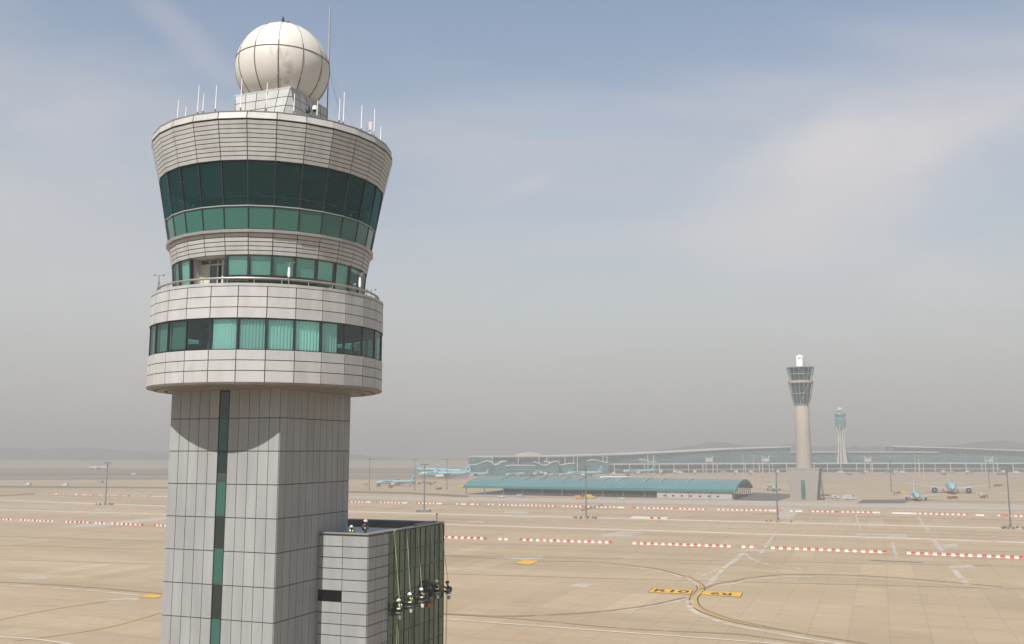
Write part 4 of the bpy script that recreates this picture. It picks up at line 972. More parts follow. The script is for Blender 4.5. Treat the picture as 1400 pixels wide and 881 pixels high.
# ------------------------------------------------------------------ aircraft
def airliner_proto(L, D, span, nose_m, belly_m, fin_m, eng=2, title=None, emblem=True, es=.26, ey0=.16):
    r_ = empty('airliner'); zc = D*.5+D*.33
    mb = MB(); n = 16; st = [(L*.5, .02, -.12), (L*.49, .16, -.10), (L*.465, .30, -.06), (L*.43, .43, -.02), (L*.38, .5, 0), (L*.1, .5, 0), (-L*.2, .5, 0), (-L*.32, .43, .06), (-L*.42, .27, .19), (-L*.48, .12, .3), (-L*.5, .03, .34)]
    P = [(x, D*r*math.cos(2*PI*t/n), zc+D*(dz+r*math.sin(2*PI*t/n))) for x, r, dz in st for t in range(n)]; F = []; MI = []
    for k in range(len(st)-1):
        for t in range(n): mb.idx([P[k*n+t], P[k*n+(t+1) % n], P[(k+1)*n+(t+1) % n], P[(k+1)*n+t]], [(0, 1, 2, 3)], 0 if (t < n//2 or t == n-1 and False) else 1)
    fu = mb.build('fuselage', [nose_m, belly_m], r_, True)
    mb = MB()
    for s in (-1, 1): mb.idx([(L*.462, s*D*.06, zc+D*.20), (L*.445, s*D*.33, zc+D*.17), (L*.43, s*D*.34, zc+D*.27), (L*.447, s*D*.05, zc+D*.31)], [(0, 1, 2, 3)])
    mb.build('cockpit_window', M_WINDOW, fu)
    for s in (-1, 1):
        mb = MB(); y0, y1 = s*D*.35, s*span/2; t = D*.10
        a = [(L*.14, y0, zc-D*.32), (-L*.09, y0, zc-D*.32), (-L*.17, y1, zc+D*.28), (-L*.135, y1, zc+D*.28)]
        mb.hexa(a, [(p[0], p[1], p[2]+(t if i < 2 else t*.35)) for i, p in enumerate(a)]); mb.build('wing', belly_m, r_)
        mb = MB(); y1 = s*span*.18; a = [(-L*.40, s*D*.1, zc+D*.18), (-L*.475, s*D*.1, zc+D*.18), (-L*.50, y1, zc+D*.32), (-L*.47, y1, zc+D*.32)]
        mb.hexa(a, [(p[0], p[1], p[2]+D*.04) for p in a]); mb.build('tailplane', belly_m, r_)
        for e in range(eng//2):
            ey = s*span*(ey0+.14*e); ex = L*(.10-.07*e); er = D*es; ez = zc-D*.42+.05*e*D
            mb = MB(); k = [(ex+er*2.2, er*.86), (ex+er*1.9, er), (ex, er*.95), (ex-er*1.4, er*.55)]; Pq = [(x, ey+rr*math.cos(t*PI/7), ez+rr*math.sin(t*PI/7)) for x, rr in k for t in range(14)]
            mb.idx(Pq, [(q*14+t, q*14+(t+1) % 14, (q+1)*14+(t+1) % 14, (q+1)*14+t) for q in range(3) for t in range(14)]); mb.box((ex-er*.4, ey, ez+er*1.0), (er*2.6, D*.05, er*.6)); en = mb.build('engine', M_ACW, r_)
            mb = MB(); mb.face([(ex+er*1.9, ey+er*.84*math.cos(t*PI/7), ez+er*.84*math.sin(t*PI/7)) for t in range(14)]); mb.build('fan', M_BLACK, en); mb = MB(); mb.sphere((ex+er*1.9, ey, ez), er*.3, 8, 6); mb.build('spinner', M_LGREY, en)
    ht = D*1.45; mb = MB(); a = [(-L*.36, -.2, zc+D*.42), (-L*.475, -.2, zc+D*.36), (-L*.475, .2, zc+D*.36), (-L*.36, .2, zc+D*.42)]
    b_ = [(-L*.465, -.08, zc+D*.42+ht), (-L*.515, -.08, zc+D*.42+ht), (-L*.515, .08, zc+D*.42+ht), (-L*.465, .08, zc+D*.42+ht)]
    mb.hexa(a, b_); fi = mb.build('tail_fin', fin_m, r_)
    if emblem:
        for s in (-1, 1):
            for mt, rr, cz in ((M_ACW, D*.29, 0), (M_DRED, D*.24, D*.06), (M_NAVY, D*.24, -D*.06)):
                mb = MB(); h = range(0, 17) if mt is M_ACW else range(0, 9); off = 0 if mt is not M_NAVY else PI
                mb.face([(-L*.462+rr*math.cos(off+t*PI/8), s*(.19+(0 if mt is M_ACW else .03)), zc+D*.95+rr*math.sin(off+t*PI/8)) for t in list(h)]); mb.build('emblem', mt, fi)
    mb = MB()
    for s in (-1, 1): mb.box((L*.06, s*D*.502, zc+D*.08), (L*.66, .04, D*.05))
    mb.build('cabin_windows', M_WINDOW, fu)
    if title:
        for s in (-1, 1):
            t = text_mesh(title, D*.38, M_NAVY, fu, (L*.22, s*(D*.485), zc+D*.26), (R(90-24*0), 0, 0 if s < 0 else PI), 'title_lettering', .03)
    mb = MB()
    for (x, y) in ((L*.40, 0), (-L*.03, D*.85), (-L*.03, -D*.85)):
        mb.tube([(x, y, D*.1), (x, y, zc-D*.3)], D*.04, 6)
    mb.build('landing_gear', M_GREY, r_)
    for (x, y) in ((L*.40, 0), (-L*.03, D*.85), (-L*.03, -D*.85)):
        w = D*.1
        for sgn in (-1, 1): mb = MB(); mb.tube([(x, y+sgn*w, D*.1), (x, y+sgn*w*1.9, D*.1)], D*.1, 10); mb.build('wheel', M_TYRE, r_)
    return r_
GA = 'airliners parked on the apron'
wide = airliner_proto(62, 6.3, 60, M_CYAN, M_SILVER, M_CYAN, 2, 'KOREAN AIR')
four = airliner_proto(68, 6.8, 62, M_CYAN, M_SILVER, M_CYAN, 4, 'KOREAN AIR')
bigeng = airliner_proto(66, 6.6, 70, M_CYAN, M_SILVER, M_CYAN, 2, 'KOREAN AIR', es=.42, ey0=.19)
narrow = airliner_proto(39, 3.9, 35, M_CYAN, M_SILVER, M_CYAN, 2, 'KOREAN AIR')
whit = airliner_proto(39, 3.9, 35, M_ACW, M_SILVER, M_DRED, 2, None, False)
used = set()
def place(pr, px, heading, lab, sc=1.):
    o = pr if pr.name not in used else copy_tree(pr); used.add(pr.name); g = G(*px); o.location = (g.x, g.y, .02); o.rotation_euler = (0, 0, R(heading)); o.scale = (sc, sc, sc); tag(o, lab, 'airliner', GA)
place(narrow, (541, 664), 200, 'light blue airliner with dark tail nearest to the tower shaft, nose left', 1.05)
place(four, (607, 654), 181, 'big light blue four-engined airliner broadside, nose left, with a round emblem on its tail')
place(wide, (624, 649), -12, 'light blue airliner half hidden behind the big one, its fin above the middle of it')
place(wide, (592, 647), -12, 'light blue airliner hidden but for its fin at the nose of the big airliner', .95)
place(narrow, (651, 651), 160, 'small pale airliner between the big blue one and the terminal', .95)
place(wide, (799, 652), 200, 'light blue airliner docked at the terminal, tail above the middle of the shed', .88)
place(wide, (874, 648.5), 200, 'light blue airliner docked at the terminal right of the other docked one', .88)
place(wide, (705, 653), 235, 'light blue airliner at the terminal head behind the left end of the shed roof', .75)
place(narrow, (765, 652), 215, 'small light blue airliner beyond the shed, left of the docked one', .95)
place(whit, (840, 657), 190, 'white airliner with red tail fin just beyond the shed roof')
place(narrow, (735, 650), -75, 'light blue airliner nose-on under the terminal canopy', 1.3)
place(bigeng, (1300, 674), -111.5, 'airliner with big round engines seen head-on at the right', 1.0)
place(narrow, (1252, 684), -109, 'smaller airliner seen head-on left of the big-engined one', 1.15)
place(narrow, (1057, 671), -102, 'small light blue airliner head-on beside the right shed end', .95)
place(whit, (135, 642), 185, 'white airliner taxiing far off left of the tower', 1.)

# ------------------------------------------------------------------ ground vehicles
def van_proto(name, L, W, Hh, m, box=False):
    r_ = empty(name)
    mb = MB()
    if box: pr = [(-L/2, .35), (-L/2, Hh), (L*.18, Hh), (L*.18, Hh*.78), (L*.40, Hh*.74), (L*.47, Hh*.48), (L/2, Hh*.42), (L/2, .35)]
    else: pr = [(-L/2, .35), (-L/2, Hh*.6), (-L*.42, Hh*.95), (-L*.3, Hh), (L*.12, Hh), (L*.28, Hh*.62), (L*.48, Hh*.52), (L/2, .4)]
    n = len(pr); mb.idx([(x, y, z) for y in (-W/2, W/2) for x, z in pr], [tuple(range(n)), tuple(range(2*n-1, n-1, -1))]+[(i, n+i, n+(i+1) % n, (i+1) % n) for i in range(n)])
    bo = mb.build('body', m, r_)
    mb = MB(); x0, x1 = (L*.2, L*.38) if box else (-L*.38, L*.14)
    for s in (-1, 1): mb.box(((x0+x1)/2, s*(W/2+.01), Hh*.76), (x1-x0, .03, Hh*.22))
    xs = L*.205 if not box else L*.44; mb.box((xs, 0, Hh*.78 if not box else Hh*.62), (.06 if box else .35, W*.86, Hh*.2)); mb.build('window', M_WINDOW, bo)
    for sx in (-.3, .32):
        for s in (-1, 1): mb = MB(); mb.tube([(L*sx, s*W*.36, .36), (L*sx, s*W*.52, .36)], .36, 12); mb.build('wheel', M_TYRE, r_)
    return r_
car = van_proto('parked_car', 4.6, 1.9, 1.6, M_ACW); van = van_proto('white_van', 7.5, 2.4, 2.9, M_ACW, True); yv = van_proto('service_truck', 8, 2.5, 3.0, M_YEL, True); ov = van_proto('service_truck', 6.5, 2.4, 2.6, M_ORANGE, True)
gv = van_proto('service_truck', 8, 2.5, 3.0, M_LGREY, True)
used2 = set()
def pv(pr, px, rz, lab, cat, grp, sc=1.):
    o = pr if pr.name not in used2 else copy_tree(pr); used2.add(pr.name); g = G(*px); o.location = (g.x, g.y, .02); o.rotation_euler = (0, 0, rz); o.scale = (sc,)*3; tag(o, lab, cat, grp)
GVh = 'service vehicles on the apron'
pv(van, (1161, 683.5), UA+.8, 'white van parked right of the slanted tower base', 'van', GVh, 1.25)
pv(car, (1142, 682), UA+2.6, 'white car close against the slanted tower base', 'car', GVh, 1.3)
pv(car, (1136, 681), UA+2.3, 'white car half behind another at the slanted tower base', 'car', GVh, 1.2)
pv(van, (38, 664), UA+PI, 'white van driving alone at the far left', 'van', GVh)
pv(van, (89, 665), UA+PI, 'white van driving between the far left van and the left mast', 'van', GVh)
pv(van, (183, 649.5), UA+PI, 'white van far off between left mast and tower shaft', 'van', GVh)
pv(gv, (137, 661), UA, 'grey truck just left of the left light mast', 'truck', GVh)
pv(car, (1341, 677), UA, 'white car right of the head-on airliner', 'car', GVh, 1.3)
pv(yv, (634, 667.5), UA+.2, 'yellow truck at the left end of the shed', 'truck', GVh)
pv(yv, (1236, 676), UA, 'yellow truck behind the smaller head-on airliner', 'truck', GVh, .7)
pv(ov, (792, 682.5), UA, 'red orange truck under the shed eave left of the yellow one', 'truck', GVh)
pv(yv, (807, 681.8), UA, 'yellow truck under the shed eave near the middle mast', 'truck', GVh)
pv(car, (773+77, 683), UA, 'white car under the shed eave', 'car', GVh)
pv(car, (686, 680.5), UA, 'white car under the left part of the shed', 'car', GVh, 1.2)
pv(gv, (712, 680), UA, 'grey truck under the left part of the shed', 'truck', GVh, .8)
pv(ov, (500, 664), UA, 'orange truck between shaft and leftmost blue airliner', 'truck', GVh, .8)
pv(gv, (558, 666), UA, 'grey truck under the tail of the leftmost blue airliner', 'truck', GVh, .8)
# dollies/containers, orange and yellow, near the aircraft
def dolly(px, rz, m, lab, sc=1.):
    g = G(*px); r_ = empty('baggage_dolly', (g.x, g.y, .02), rz, lab, 'baggage dolly', 'baggage dollies by the aircraft', sc)
    mb = MB(); mb.box((0, 0, .55), (3.4, 1.7, .15)); mb.build('deck', m, r_)
    mb = MB()
    for sx in (-1.6, 1.6):
        for s in (-.8, .8): mb.tube([(sx, s, .6), (sx, s, 2.0)], .06, 5)
    mb.box((0, 0, 2.03), (3.4, 1.7, .08)); mb.face([(-1.6, .8, .6), (1.6, .8, .6), (1.6, .8, 2.0), (-1.6, .8, 2.0)]); mb.build('canopy', m, r_)
    mb = MB()
    for sx in (-1.2, 1.2):
        for sy in (-.8, .8): mb = MB(); mb.tube([(sx, sy-.1, .3), (sx, sy+.1, .3)], .28, 10); mb.build('wheel', M_TYRE, r_)
random.seed(11)
dl = [((516, 665), 'below the nose of the leftmost blue airliner', 2), ((529, 667), 'before the wing of the leftmost blue airliner', 3), ((569, 662.5), 'right of the leftmost blue airliner', 3), ((577, 661), 'behind the second mast', 2), ((590, 662), 'below the big light blue airliner', 4), ((600, 669), 'between the big blue airliner and the shed', 2),
      ((1365, 666), 'far behind the right mast', 4), ((1345, 681), 'right of the head-on airliner', 2), ((1300, 683), 'right of the smaller head-on airliner', 3), ((1225, 676), 'left of the smaller head-on airliner', 3), ((640, 668), 'at the left shed corner', 1), ((1050, 668), 'by the small airliner at the shed end', 1)]
dl += [((700, 652), 'at the terminal head under the wave canopies', 4), ((775, 651), 'before the docked airliner', 4), ((905, 649), 'at the pier right of the docked airliners', 4), ((1160, 649), 'at the pier behind the ribbed tower', 4), ((1290, 649), 'at the pier above the head-on airliner', 4), ((1370, 649), 'at the pier by the last gate masts', 4), ((545, 657), 'behind the leftmost blue airliner', 3)]
for (x, y), wh, n in dl:
    for i in range(n):
        m = M_ORANGE if random.random() < .7 else M_YEL
        dolly((x+random.uniform(-6, 6), y+random.uniform(-1.2, 1.2)), UA+random.uniform(-.4, .4), m, ('orange' if m is M_ORANGE else 'yellow')+' baggage dolly standing '+wh, 1.0)

# ------------------------------------------------------------------ long shed with teal vaulted roof
SA = G(637, 676); SB = G(1003, 683)
sd = U.copy(); Ls = (SB-SA).length; sd = (SB-SA).normalized(); sn = Vector((-sd.y, sd.x, 0)); sa = math.atan2(sd.y, sd.x)
shed = empty('storage_shed', SA, sa, 'long open shed with a teal vaulted roof in the middle of the apron', 'shed')
DW, EZ, RZs = 88., 6.6, 13.6
mb = MB(); n = 18
prof = []
for i in range(n+1):
    f = i/n; prof.append((f*DW-1.0, EZ+(RZs-EZ)*math.sin(PI*(.0+f))**.75 if 0 < f < 1 else EZ))
nb = 42
for k in range(nb):
    x0, x1 = -2+(Ls+4)*k/nb, -2+(Ls+4)*(k+1)/nb
    for i in range(n):
        (y0, z0), (y1, z1) = prof[i], prof[i+1]; mb.face([(x0, y0, z0), (x1, y0, z0), (x1, y1, z1), (x0, y1, z1)]); mb.face([(x0, y1, z1-.3), (x1, y1, z1-.3), (x1, y0, z0-.3), (x0, y0, z0-.3)])
for k in range(nb+1):
    x0 = -2+(Ls+4)*k/nb
    for i in range(n):
        (y0, z0), (y1, z1) = prof[i], prof[i+1]; mb.hexa([(x0-.06, y0, z0), (x0+.06, y0, z0), (x0+.06, y1, z1), (x0-.06, y1, z1)], [(x0-.06, y0, z0+.1), (x0+.06, y0, z0+.1), (x0+.06, y1, z1+.1), (x0-.06, y1, z1+.1)])
mb.build('roof', M_TEALR, shed)
mb = MB(); mb.box((Ls/2, -1.0, EZ-.35), (Ls+4, .3, 1.9)); mb.box((Ls/2, DW-1, EZ-.35), (Ls+4, .3, 1.9))
for xx in (-2, Ls+2):
    for i in range(n):
        (y0, z0), (y1, z1) = prof[i], prof[i+1]; mb.hexa([(xx-.15, y0, z0-1.7), (xx+.15, y0, z0-1.7), (xx+.15, y1, z1-1.7), (xx-.15, y1, z1-1.7)], [(xx-.15, y0, z0+.1), (xx+.15, y0, z0+.1), (xx+.15, y1, z1+.1), (xx-.15, y1, z1+.1)])
mb.build('fascia', M_TEALD, shed)
for k in range(10):
    x = Ls*(.10+.078*k+(.02 if k % 2 else 0)); mb = MB()
    for i in range(4, 9):
        (y0, z0), (y1, z1) = prof[i], prof[i+1]; mb.hexa([(x, y0, z0+.12), (x+1.2, y0, z0+.12), (x+1.2, y1, z1+.12), (x, y1, z1+.12)], [(x, y0, z0+.5), (x+1.2, y0, z0+.5), (x+1.2, y1, z1+.5), (x, y1, z1+.5)])
    mb.build('skylight', M_SKYL, shed)
for k in range(14):
    for yy in (.2, DW-2): mb = MB(); mb.box((Ls*k/13, yy, EZ/2-.4), (.55, .55, EZ-.8)); mb.build('column', M_GREY, shed)
for k in range(1, 8):
    mb = MB(); yy = DW*k/8-1; zz = prof[int(k/8*n)][1]; mb.box((Ls, yy, (zz-1)/2), (.6, .6, zz-1)); mb.build('column', M_OFFW, shed)
xw = Ls*.735
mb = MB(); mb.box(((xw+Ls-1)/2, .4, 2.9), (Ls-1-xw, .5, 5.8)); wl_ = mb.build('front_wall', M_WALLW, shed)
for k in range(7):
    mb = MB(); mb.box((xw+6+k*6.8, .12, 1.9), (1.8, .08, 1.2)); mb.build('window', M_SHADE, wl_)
mb = MB(); mb.box((Ls/2+8, 30, 2.4), (Ls-26, .4, 4.8)); mb.build('interior_shade', M_SHADE, shed)  # dark sheet standing in for the shade inside the open shed
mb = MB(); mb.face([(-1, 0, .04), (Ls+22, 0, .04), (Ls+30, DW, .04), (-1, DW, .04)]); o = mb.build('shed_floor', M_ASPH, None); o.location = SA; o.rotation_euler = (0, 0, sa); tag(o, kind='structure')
# mesh fence before the shed
fr_ = empty('mesh_fence', SA+sn*-2.6, sa, 'grey wire fence running along the front of the open shed', 'fence')
mb = MB()
for z in (.3, 1.1, 1.9): mb.box((Ls*.38, 0, z), (Ls*.72, .08, .10))
mb.build('rails', M_LGREY, fr_)
for k in range(46): mb = MB(); mb.box((Ls*(.02+.72*k/45), 0, 1.05), (.14, .14, 2.1)); mb.build('post', M_LGREY, fr_)
# dark kerb line along shed and compound
ribbon('compound_kerb', [(610, 678.5), (1003, 684.2), (1170, 688.4), (1240, 688.6)], .7, M_ASPH)
patch('compound_yard', [(1003, 684), (1064, 685), (1092, 676.5), (1030, 673.5)], M_ASPH)
patch('compound_yard', [(1172, 688.2), (1236, 688.2), (1244, 684.2), (1180, 683.6)], M_ASPH)
ribbon('service_road', [(1236, 684.6), (1420, 687.8)], 2.0, M_ASPH)
ribbon('service_road', [(1245, 679), (1420, 681)], 1.6, M_DLINE)

# ------------------------------------------------------------------ mid tower (lattice cab, pale round shaft)
mtb = G(1104.5, 683.5); mt = empty('lattice_tower', (mtb.x, mtb.y+6, 0), R(-24), 'pale round control tower with flared lattice cab on a slanted block base', 'control tower')
mt['x'] = 0; del mt['x']
k_ = (mtb.y+6)/1312.0
def zm(y): return 37+(615-y)*k_*1.0
zbk = zm(641)
mb = MB()
a = [(-9.3, -9, 0), (9.3, -9, 0), (9.3, 9, 0), (-9.3, 9, 0)]; b_ = [(-11.9, -10.5, zbk), (11.9, -10.5, zbk), (11.9, 10.5, zbk), (-11.9, 10.5, zbk)]
mb.hexa(a, b_); mb.box((0, 0, zbk+.3), (24.2, 21.4, .6)); mb.build('base_block', M_CONCB, mt)
mb = MB(); mb.hexa([(-1.5, -9.15, .3), (1.5, -9.15, .3), (1.5, -8.8, .3), (-1.5, -8.8, .3)], [(-1.5, -10.15, 14.5), (1.5, -10.15, 14.5), (1.5, -9.8, 14.5), (-1.5, -9.8, 14.5)]); mb.build('strip_window', M_TGLASS, mt)
mb = MB(); mb.lathe([(5.9, zbk), (5.6, (zbk+zm(553))/2), (5.35, zm(556)), (4.6, zm(553))], 40); mb.build('shaft', M_CONC, mt, True)
z0, z1, z2, z3 = zm(553.5), zm(524), zm(521), zm(503)
mb = MB(); N8 = 16
mb.lathe([(4.5, z0-1), (5.3, z0), (8.4, z1)], N8); mb.lathe([(7.0, z2), (8.6, z3)], N8); mb.lathe([(.1, z3), (8.6, z3)], N8); mb.build('cab_glass', M_CABG, mt)
mb = MB()
for k in range(N8):
    a = k*2*PI/N8; c, s = math.cos(a), math.sin(a); a2 = (k+1)*2*PI/N8
    mb.tube([(5.9*c, 5.9*s, z0), (9.2*c, 9.2*s, z1)], .18, 5); mb.tube([(7.9*c, 7.9*s, z2), (10.3*c, 10.3*s, z3)], .16, 5)
    if k % 4 == 0: mb.tube([(5.9*c, 5.9*s, z0), (9.3*math.cos(a2+.4), 9.3*math.sin(a2+.4), z1)], .22, 5); mb.tube([(9.9*c, 9.9*s, z3), (7.6*math.cos(a2+.4), 7.6*math.sin(a2+.4), z2)], .2, 5)
for r__, z in ((5.9, z0), (7.5, (z0+z1)/2), (9.1, z1-.3), (9.0, (z2+z3)/2), (10.2, z3)):
    mb.tube([(r__*math.cos(t*PI/8), r__*math.sin(t*PI/8), z) for t in range(17)], .22, 5)
mb.build('lattice_frame', M_LGREY, mt)
mb = MB(); mb.lathe([(5.9, z1-.2), (9.4, z1), (9.4, z2), (6, z2+.3)], 24); mb.build('balcony_ledge', M_CONC, mt)
mb = MB(); mb.lathe([(8.6, z3), (10.2, z3), (10.2, z3+.5), (.1, z3+.5)], N8); mb.build('cab_roof', M_GREY, mt)
mb = MB(); mb.box((0, 0, (z3+zm(489))/2), (4.6, 4.6, zm(489)-z3)); mb.build('roof_housing', M_WHITE, mt)
mb = MB(); mb.lathe([(2.6, zm(490)), (3.0, zm(489)), (2.7, zm(486)), (.1, zm(484.5))], 18); mb.build('radar_cap', M_WHITE, mt, True)
mb = MB()
for i in range(3): mb.tube([(3+i*.7, -2+i, z3), (3+i*.7, -2+i, z3+5-i)], .08, 5)
mb.build('roof_aerial', M_GREY, mt)
# outdoor stair at the shaded side of the base
st_ = MB()
for i in range(7): st_.box((12.6-.25*i, -4+.7*i, 1.4+i*2.0), (2.4, 5.0-.4*i, .3))
for yy in (-6, -2, 2): st_.tube([(13.4, yy, 0), (12.2, yy, 15)], .15, 5)
st_.build('outside_stair', M_GREY, mt)

# ------------------------------------------------------------------ far tower (white ribs, teal cab, ball)
ftb = G(1152, 643.6); ft = empty('ribbed_tower', (ftb.x, ftb.y, 0), 0, 'distant white ribbed control tower with teal cab and a ball on top', 'control tower')
kf = ftb.y/1312.0
def zf(y): return 37+(615-y)*kf
prf = [(643, 8.6, 5.0), (632, 7.0, 4.0), (620, 5.6, 3.2), (605, 4.4, 2.5), (595, 4.6, 2.6), (583, 7.4, 4.4)]
mb = MB(); mb.lathe([(r2, zf(y)) for y, r1, r2 in prf], 16); mb.build('core', M_SHAFTB, ft, True)
for k in range(8):
    a = k*PI/4+.2; c, s = math.cos(a), math.sin(a); mb = MB(); P = [(r1*1.1*c, r1*1.1*s, max(0, zf(y))) for y, r1, r2 in prf]; mb.tube(P, [1.7, 1.4, 1.1, .9, .9, .9], 8); mb.build('rib', M_SHAFTF, ft, True)
mb = MB(); mb.lathe([(5, zf(586.5)), (8.8, zf(584)), (9.6, zf(574)), (8.6, zf(573)), (8.0, zf(571)), (10.4, zf(567)), (9.4, zf(565.5)), (2, zf(565))], 20); mb.build('cab', mat('far cab teal', (.06, .27, .28), .3), ft)
mb = MB(); mb.lathe([(2.8, zf(566)), (2.6, zf(561))], 14); mb.build('neck', M_OFFW, ft)
mb = MB(); mb.sphere((0, 0, zf(560.8)), 4.9, 18, 12); mb.build('radome', M_OFFW, ft, True)

# ------------------------------------------------------------------ terminal
ter = empty('airport_terminal', G(1000, 646), 0, 'long distant terminal building with teal glass front and white roof edge', 'terminal')
TO = ter.location.copy()
def tw(p): return Vector(p)-TO
def front_building(name, px, roofy, depth, lip=3., thick=1.8, glassname='glass_front'):
    P = [G(*p) for p in px]; Z = [CAMH+(ray(p[0], ry).z/ray(p[0], ry).y)*P[i].y for i, (p, ry) in enumerate(zip(px, roofy))]
    mb = MB(); mr_ = MB(); fr2 = MB()
    for i in range(len(P)-1):
        A, B = P[i], P[i+1]; d = (B-A).normalized(); nrm = Vector((-d.y, d.x, 0))
        Ab, Bb = A+nrm*depth, B+nrm*depth
        q0 = [tw(A), tw(B), tw(Bb), tw(Ab)]; q1 = [tw((A.x, A.y, Z[i])), tw((B.x, B.y, Z[i+1])), tw((Bb.x, Bb.y, Z[i+1])), tw((Ab.x, Ab.y, Z[i]))]
        mb.hexa(q0, q1)
        o = nrm*-lip; q2 = [q1[0]+o, q1[1]+o, q1[2], q1[3]]; mr_.hexa([p+Vector((0, 0, -.05)) for p in q2], [p+Vector((0, 0, thick)) for p in q2])
        Lw = (B-A).length; m_ = max(2, int(Lw/9))
        for k in range(m_):
            p = A+(B-A)*(k/m_)-nrm*.35; z = Z[i]+(Z[i+1]-Z[i])*k/m_; pp = tw(p); fr2.box((pp.x, pp.y, z/2), (.35, .35, z), math.atan2(d.y, d.x))
        for f in (.33, .62): 
            pa, pb = tw(A)-nrm*.3, tw(B)-nrm*.3; za, zb2 = Z[i]*f, Z[i+1]*f
            fr2.hexa([pa+Vector((0, 0, za)), pb+Vector((0, 0, zb2)), pb+nrm*.2+Vector((0, 0, zb2)), pa+nrm*.2+Vector((0, 0, za))], [pa+Vector((0, 0, za+.5)), pb+Vector((0, 0, zb2+.5)), pb+nrm*.2+Vector((0, 0, zb2+.5)), pa+nrm*.2+Vector((0, 0, za+.5))])
    mb.build(glassname, M_TGLASS, ter); mr_.build('roof', M_TROOF, ter); fr2.build('mullions', M_LGREY, ter)
front_building('a', [(672, 649.5), (765, 648), (850, 646), (930, 645), (1000, 644.5), (1082, 644)], [625.5, 625.2, 622.6, 618.5, 614.7, 611.8], 70)
front_building('b', [(1028, 642.8), (1150, 642.6), (1284, 642.6)], [619.2, 618.8, 619], 60)
front_building('c', [(1222, 641.8), (1300, 642), (1400, 642.4), (1520, 643)], [611, 613.2, 617, 621], 60, lip=8)
# lower pier in front with white fascia and columns
def pier(px, ztop, depth, name='pier'):
    P = [G(*p) for p in px]; mb = MB(); mw = MB(); mcol = MB()
    for i in range(len(P)-1):
        A, B = P[i], P[i+1]; d = (B-A).normalized(); nrm = Vector((-d.y, d.x, 0)); rz = math.atan2(d.y, d.x); Lw = (B-A).length; c = tw((A+B)/2)
        mb.box((c.x+nrm.x*depth*.6, c.y+nrm.y*depth*.6, ztop*.5-.6), (Lw, depth*.8, ztop-1.3), rz)
        mw.box((c.x+nrm.x*depth*.5, c.y+nrm.y*depth*.5, ztop), (Lw+.5, depth, 1.6), rz); mw.box((c.x, c.y, ztop*.38), (Lw, .6, .9), rz)
        m_ = max(2, int(Lw/24))
        for k in range(m_): p = tw(A+(B-A)*(k/m_)); mcol.box((p.x, p.y, ztop/2), (1.1, 1.1, ztop-1.4), rz)
    mb.build('pier_wall', M_STRIPM, ter); mw.build('pier_fascia', M_TROOF, ter); mcol.build('pier_columns', M_TROOF, ter)
pier([(840, 647.5), (1000, 646.3), (1150, 645.6), (1300, 645.4), (1450, 645.6)], 14.2, 22)
# left head of the concourse: wave canopies, boarding gates, low dome
def wave(px0, px1, ypts, base_y, w=14):
    P0 = G(px0, base_y); P1 = G(px1, base_y); n = len(ypts); mb = MB(); pts = []
    for i, y in enumerate(ypts):
        f = i/(n-1); x = px0+(px1-px0)*f; p = P0+(P1-P0)*f; z = CAMH+(ray(x, y).z/ray(x, y).y)*p.y; pts.append(Vector((p.x, p.y, z)))
    pts = cat_rom(pts, 5)
    for a, b_ in zip(pts, pts[1:]):
        a, b_ = tw(a), tw(b_); o = Vector((0, w, 0)); mb.hexa([a, b_, b_+o, a+o], [a+Vector((0, 0, 1.3)), b_+Vector((0, 0, 1.3)), b_+o+Vector((0, 0, 1.3)), a+o+Vector((0, 0, 1.3))])
        zf_ = 0
    mb.build('wave_canopy', M_TROOF, ter)
    mb = MB()
    for a, b_ in zip(pts, pts[1:]):
        a, b_ = tw(a)+Vector((0, 1, -.3)), tw(b_)+Vector((0, 1, -.3)); mb.hexa([Vector((a.x, a.y, 0)), Vector((b_.x, b_.y, 0)), Vector((b_.x, b_.y+10, 0)), Vector((a.x, a.y+10, 0))], [a, b_, b_+Vector((0, 10, 0)), a+Vector((0, 10, 0))])
    mb.build('gate_lounge', M_TGLASS, ter)
wave(643, 690, [636.5, 636, 634, 631.5, 632, 636, 632, 631.5], 650.5)
wave(676, 693, [637, 635, 632, 631.3], 651)
wave(729, 764, [632, 634, 637, 635.5, 632, 631.8], 650)
wave(744, 786, [631.5, 633, 636.5, 636.3, 634.5, 634.5], 649.7)
wave(803, 832, [630.5, 629.3, 631.5, 633.8], 648.5)
wave(874, 898, [629, 629.5, 632.5, 632.3], 647)
wave(691, 732, [637.5, 637, 637, 637.5], 651.5, 8)
g = G(724, 647.5); d0 = tw((g.x, g.y+60, 0)); mb = MB(); mb.lathe([(26, 24), (24, 28), (14, 32), (.5, 33.5)], 24, (d0.x, d0.y)); mb.build('roof_dome', mat('beige dome', (.55, .46, .38), .6), ter, True)
# masts with stays above the roofs, gate towers
mb = MB()
for x, y0, y1 in ((648.5, 624, 648), (673, 624, 650), (698, 624, 649), (708.5, 626, 649), (737, 624, 649), (747.5, 624, 649), (764.5, 625, 647), (772.5, 624, 647), (784.5, 625, 645), (789.5, 625, 636), (804, 632, 642), (824.5, 624, 640), (830, 624, 640), (886, 622, 636), (894, 622, 636), (965.5, 623, 646), (975, 623, 646), (1043, 623, 647), (1052, 623, 647), (1183, 624, 645), (1191, 624, 645), (1348, 624, 647), (1358.5, 624, 647)):
    g = G(x, max(y1, 648)); z1_ = CAMH+(ray(x, y0).z/ray(x, y0).y)*g.y; p = tw(g); mb = MB(); mb.box((p.x, p.y, z1_/2), (1.0, 1.0, z1_)); mb.build('gate_mast', M_TROOF, ter)
mb = MB()
for x in (970, 1047.5, 1187, 1353): g = tw(G(x, 648)); mb = MB(); mb.box((g.x, g.y, 21), (10, 5, 5)); mb.box((g.x, g.y, 24.5), (11, 6, .6)); mb.build('gate_cabin', M_OFFW, ter)
mb = MB()
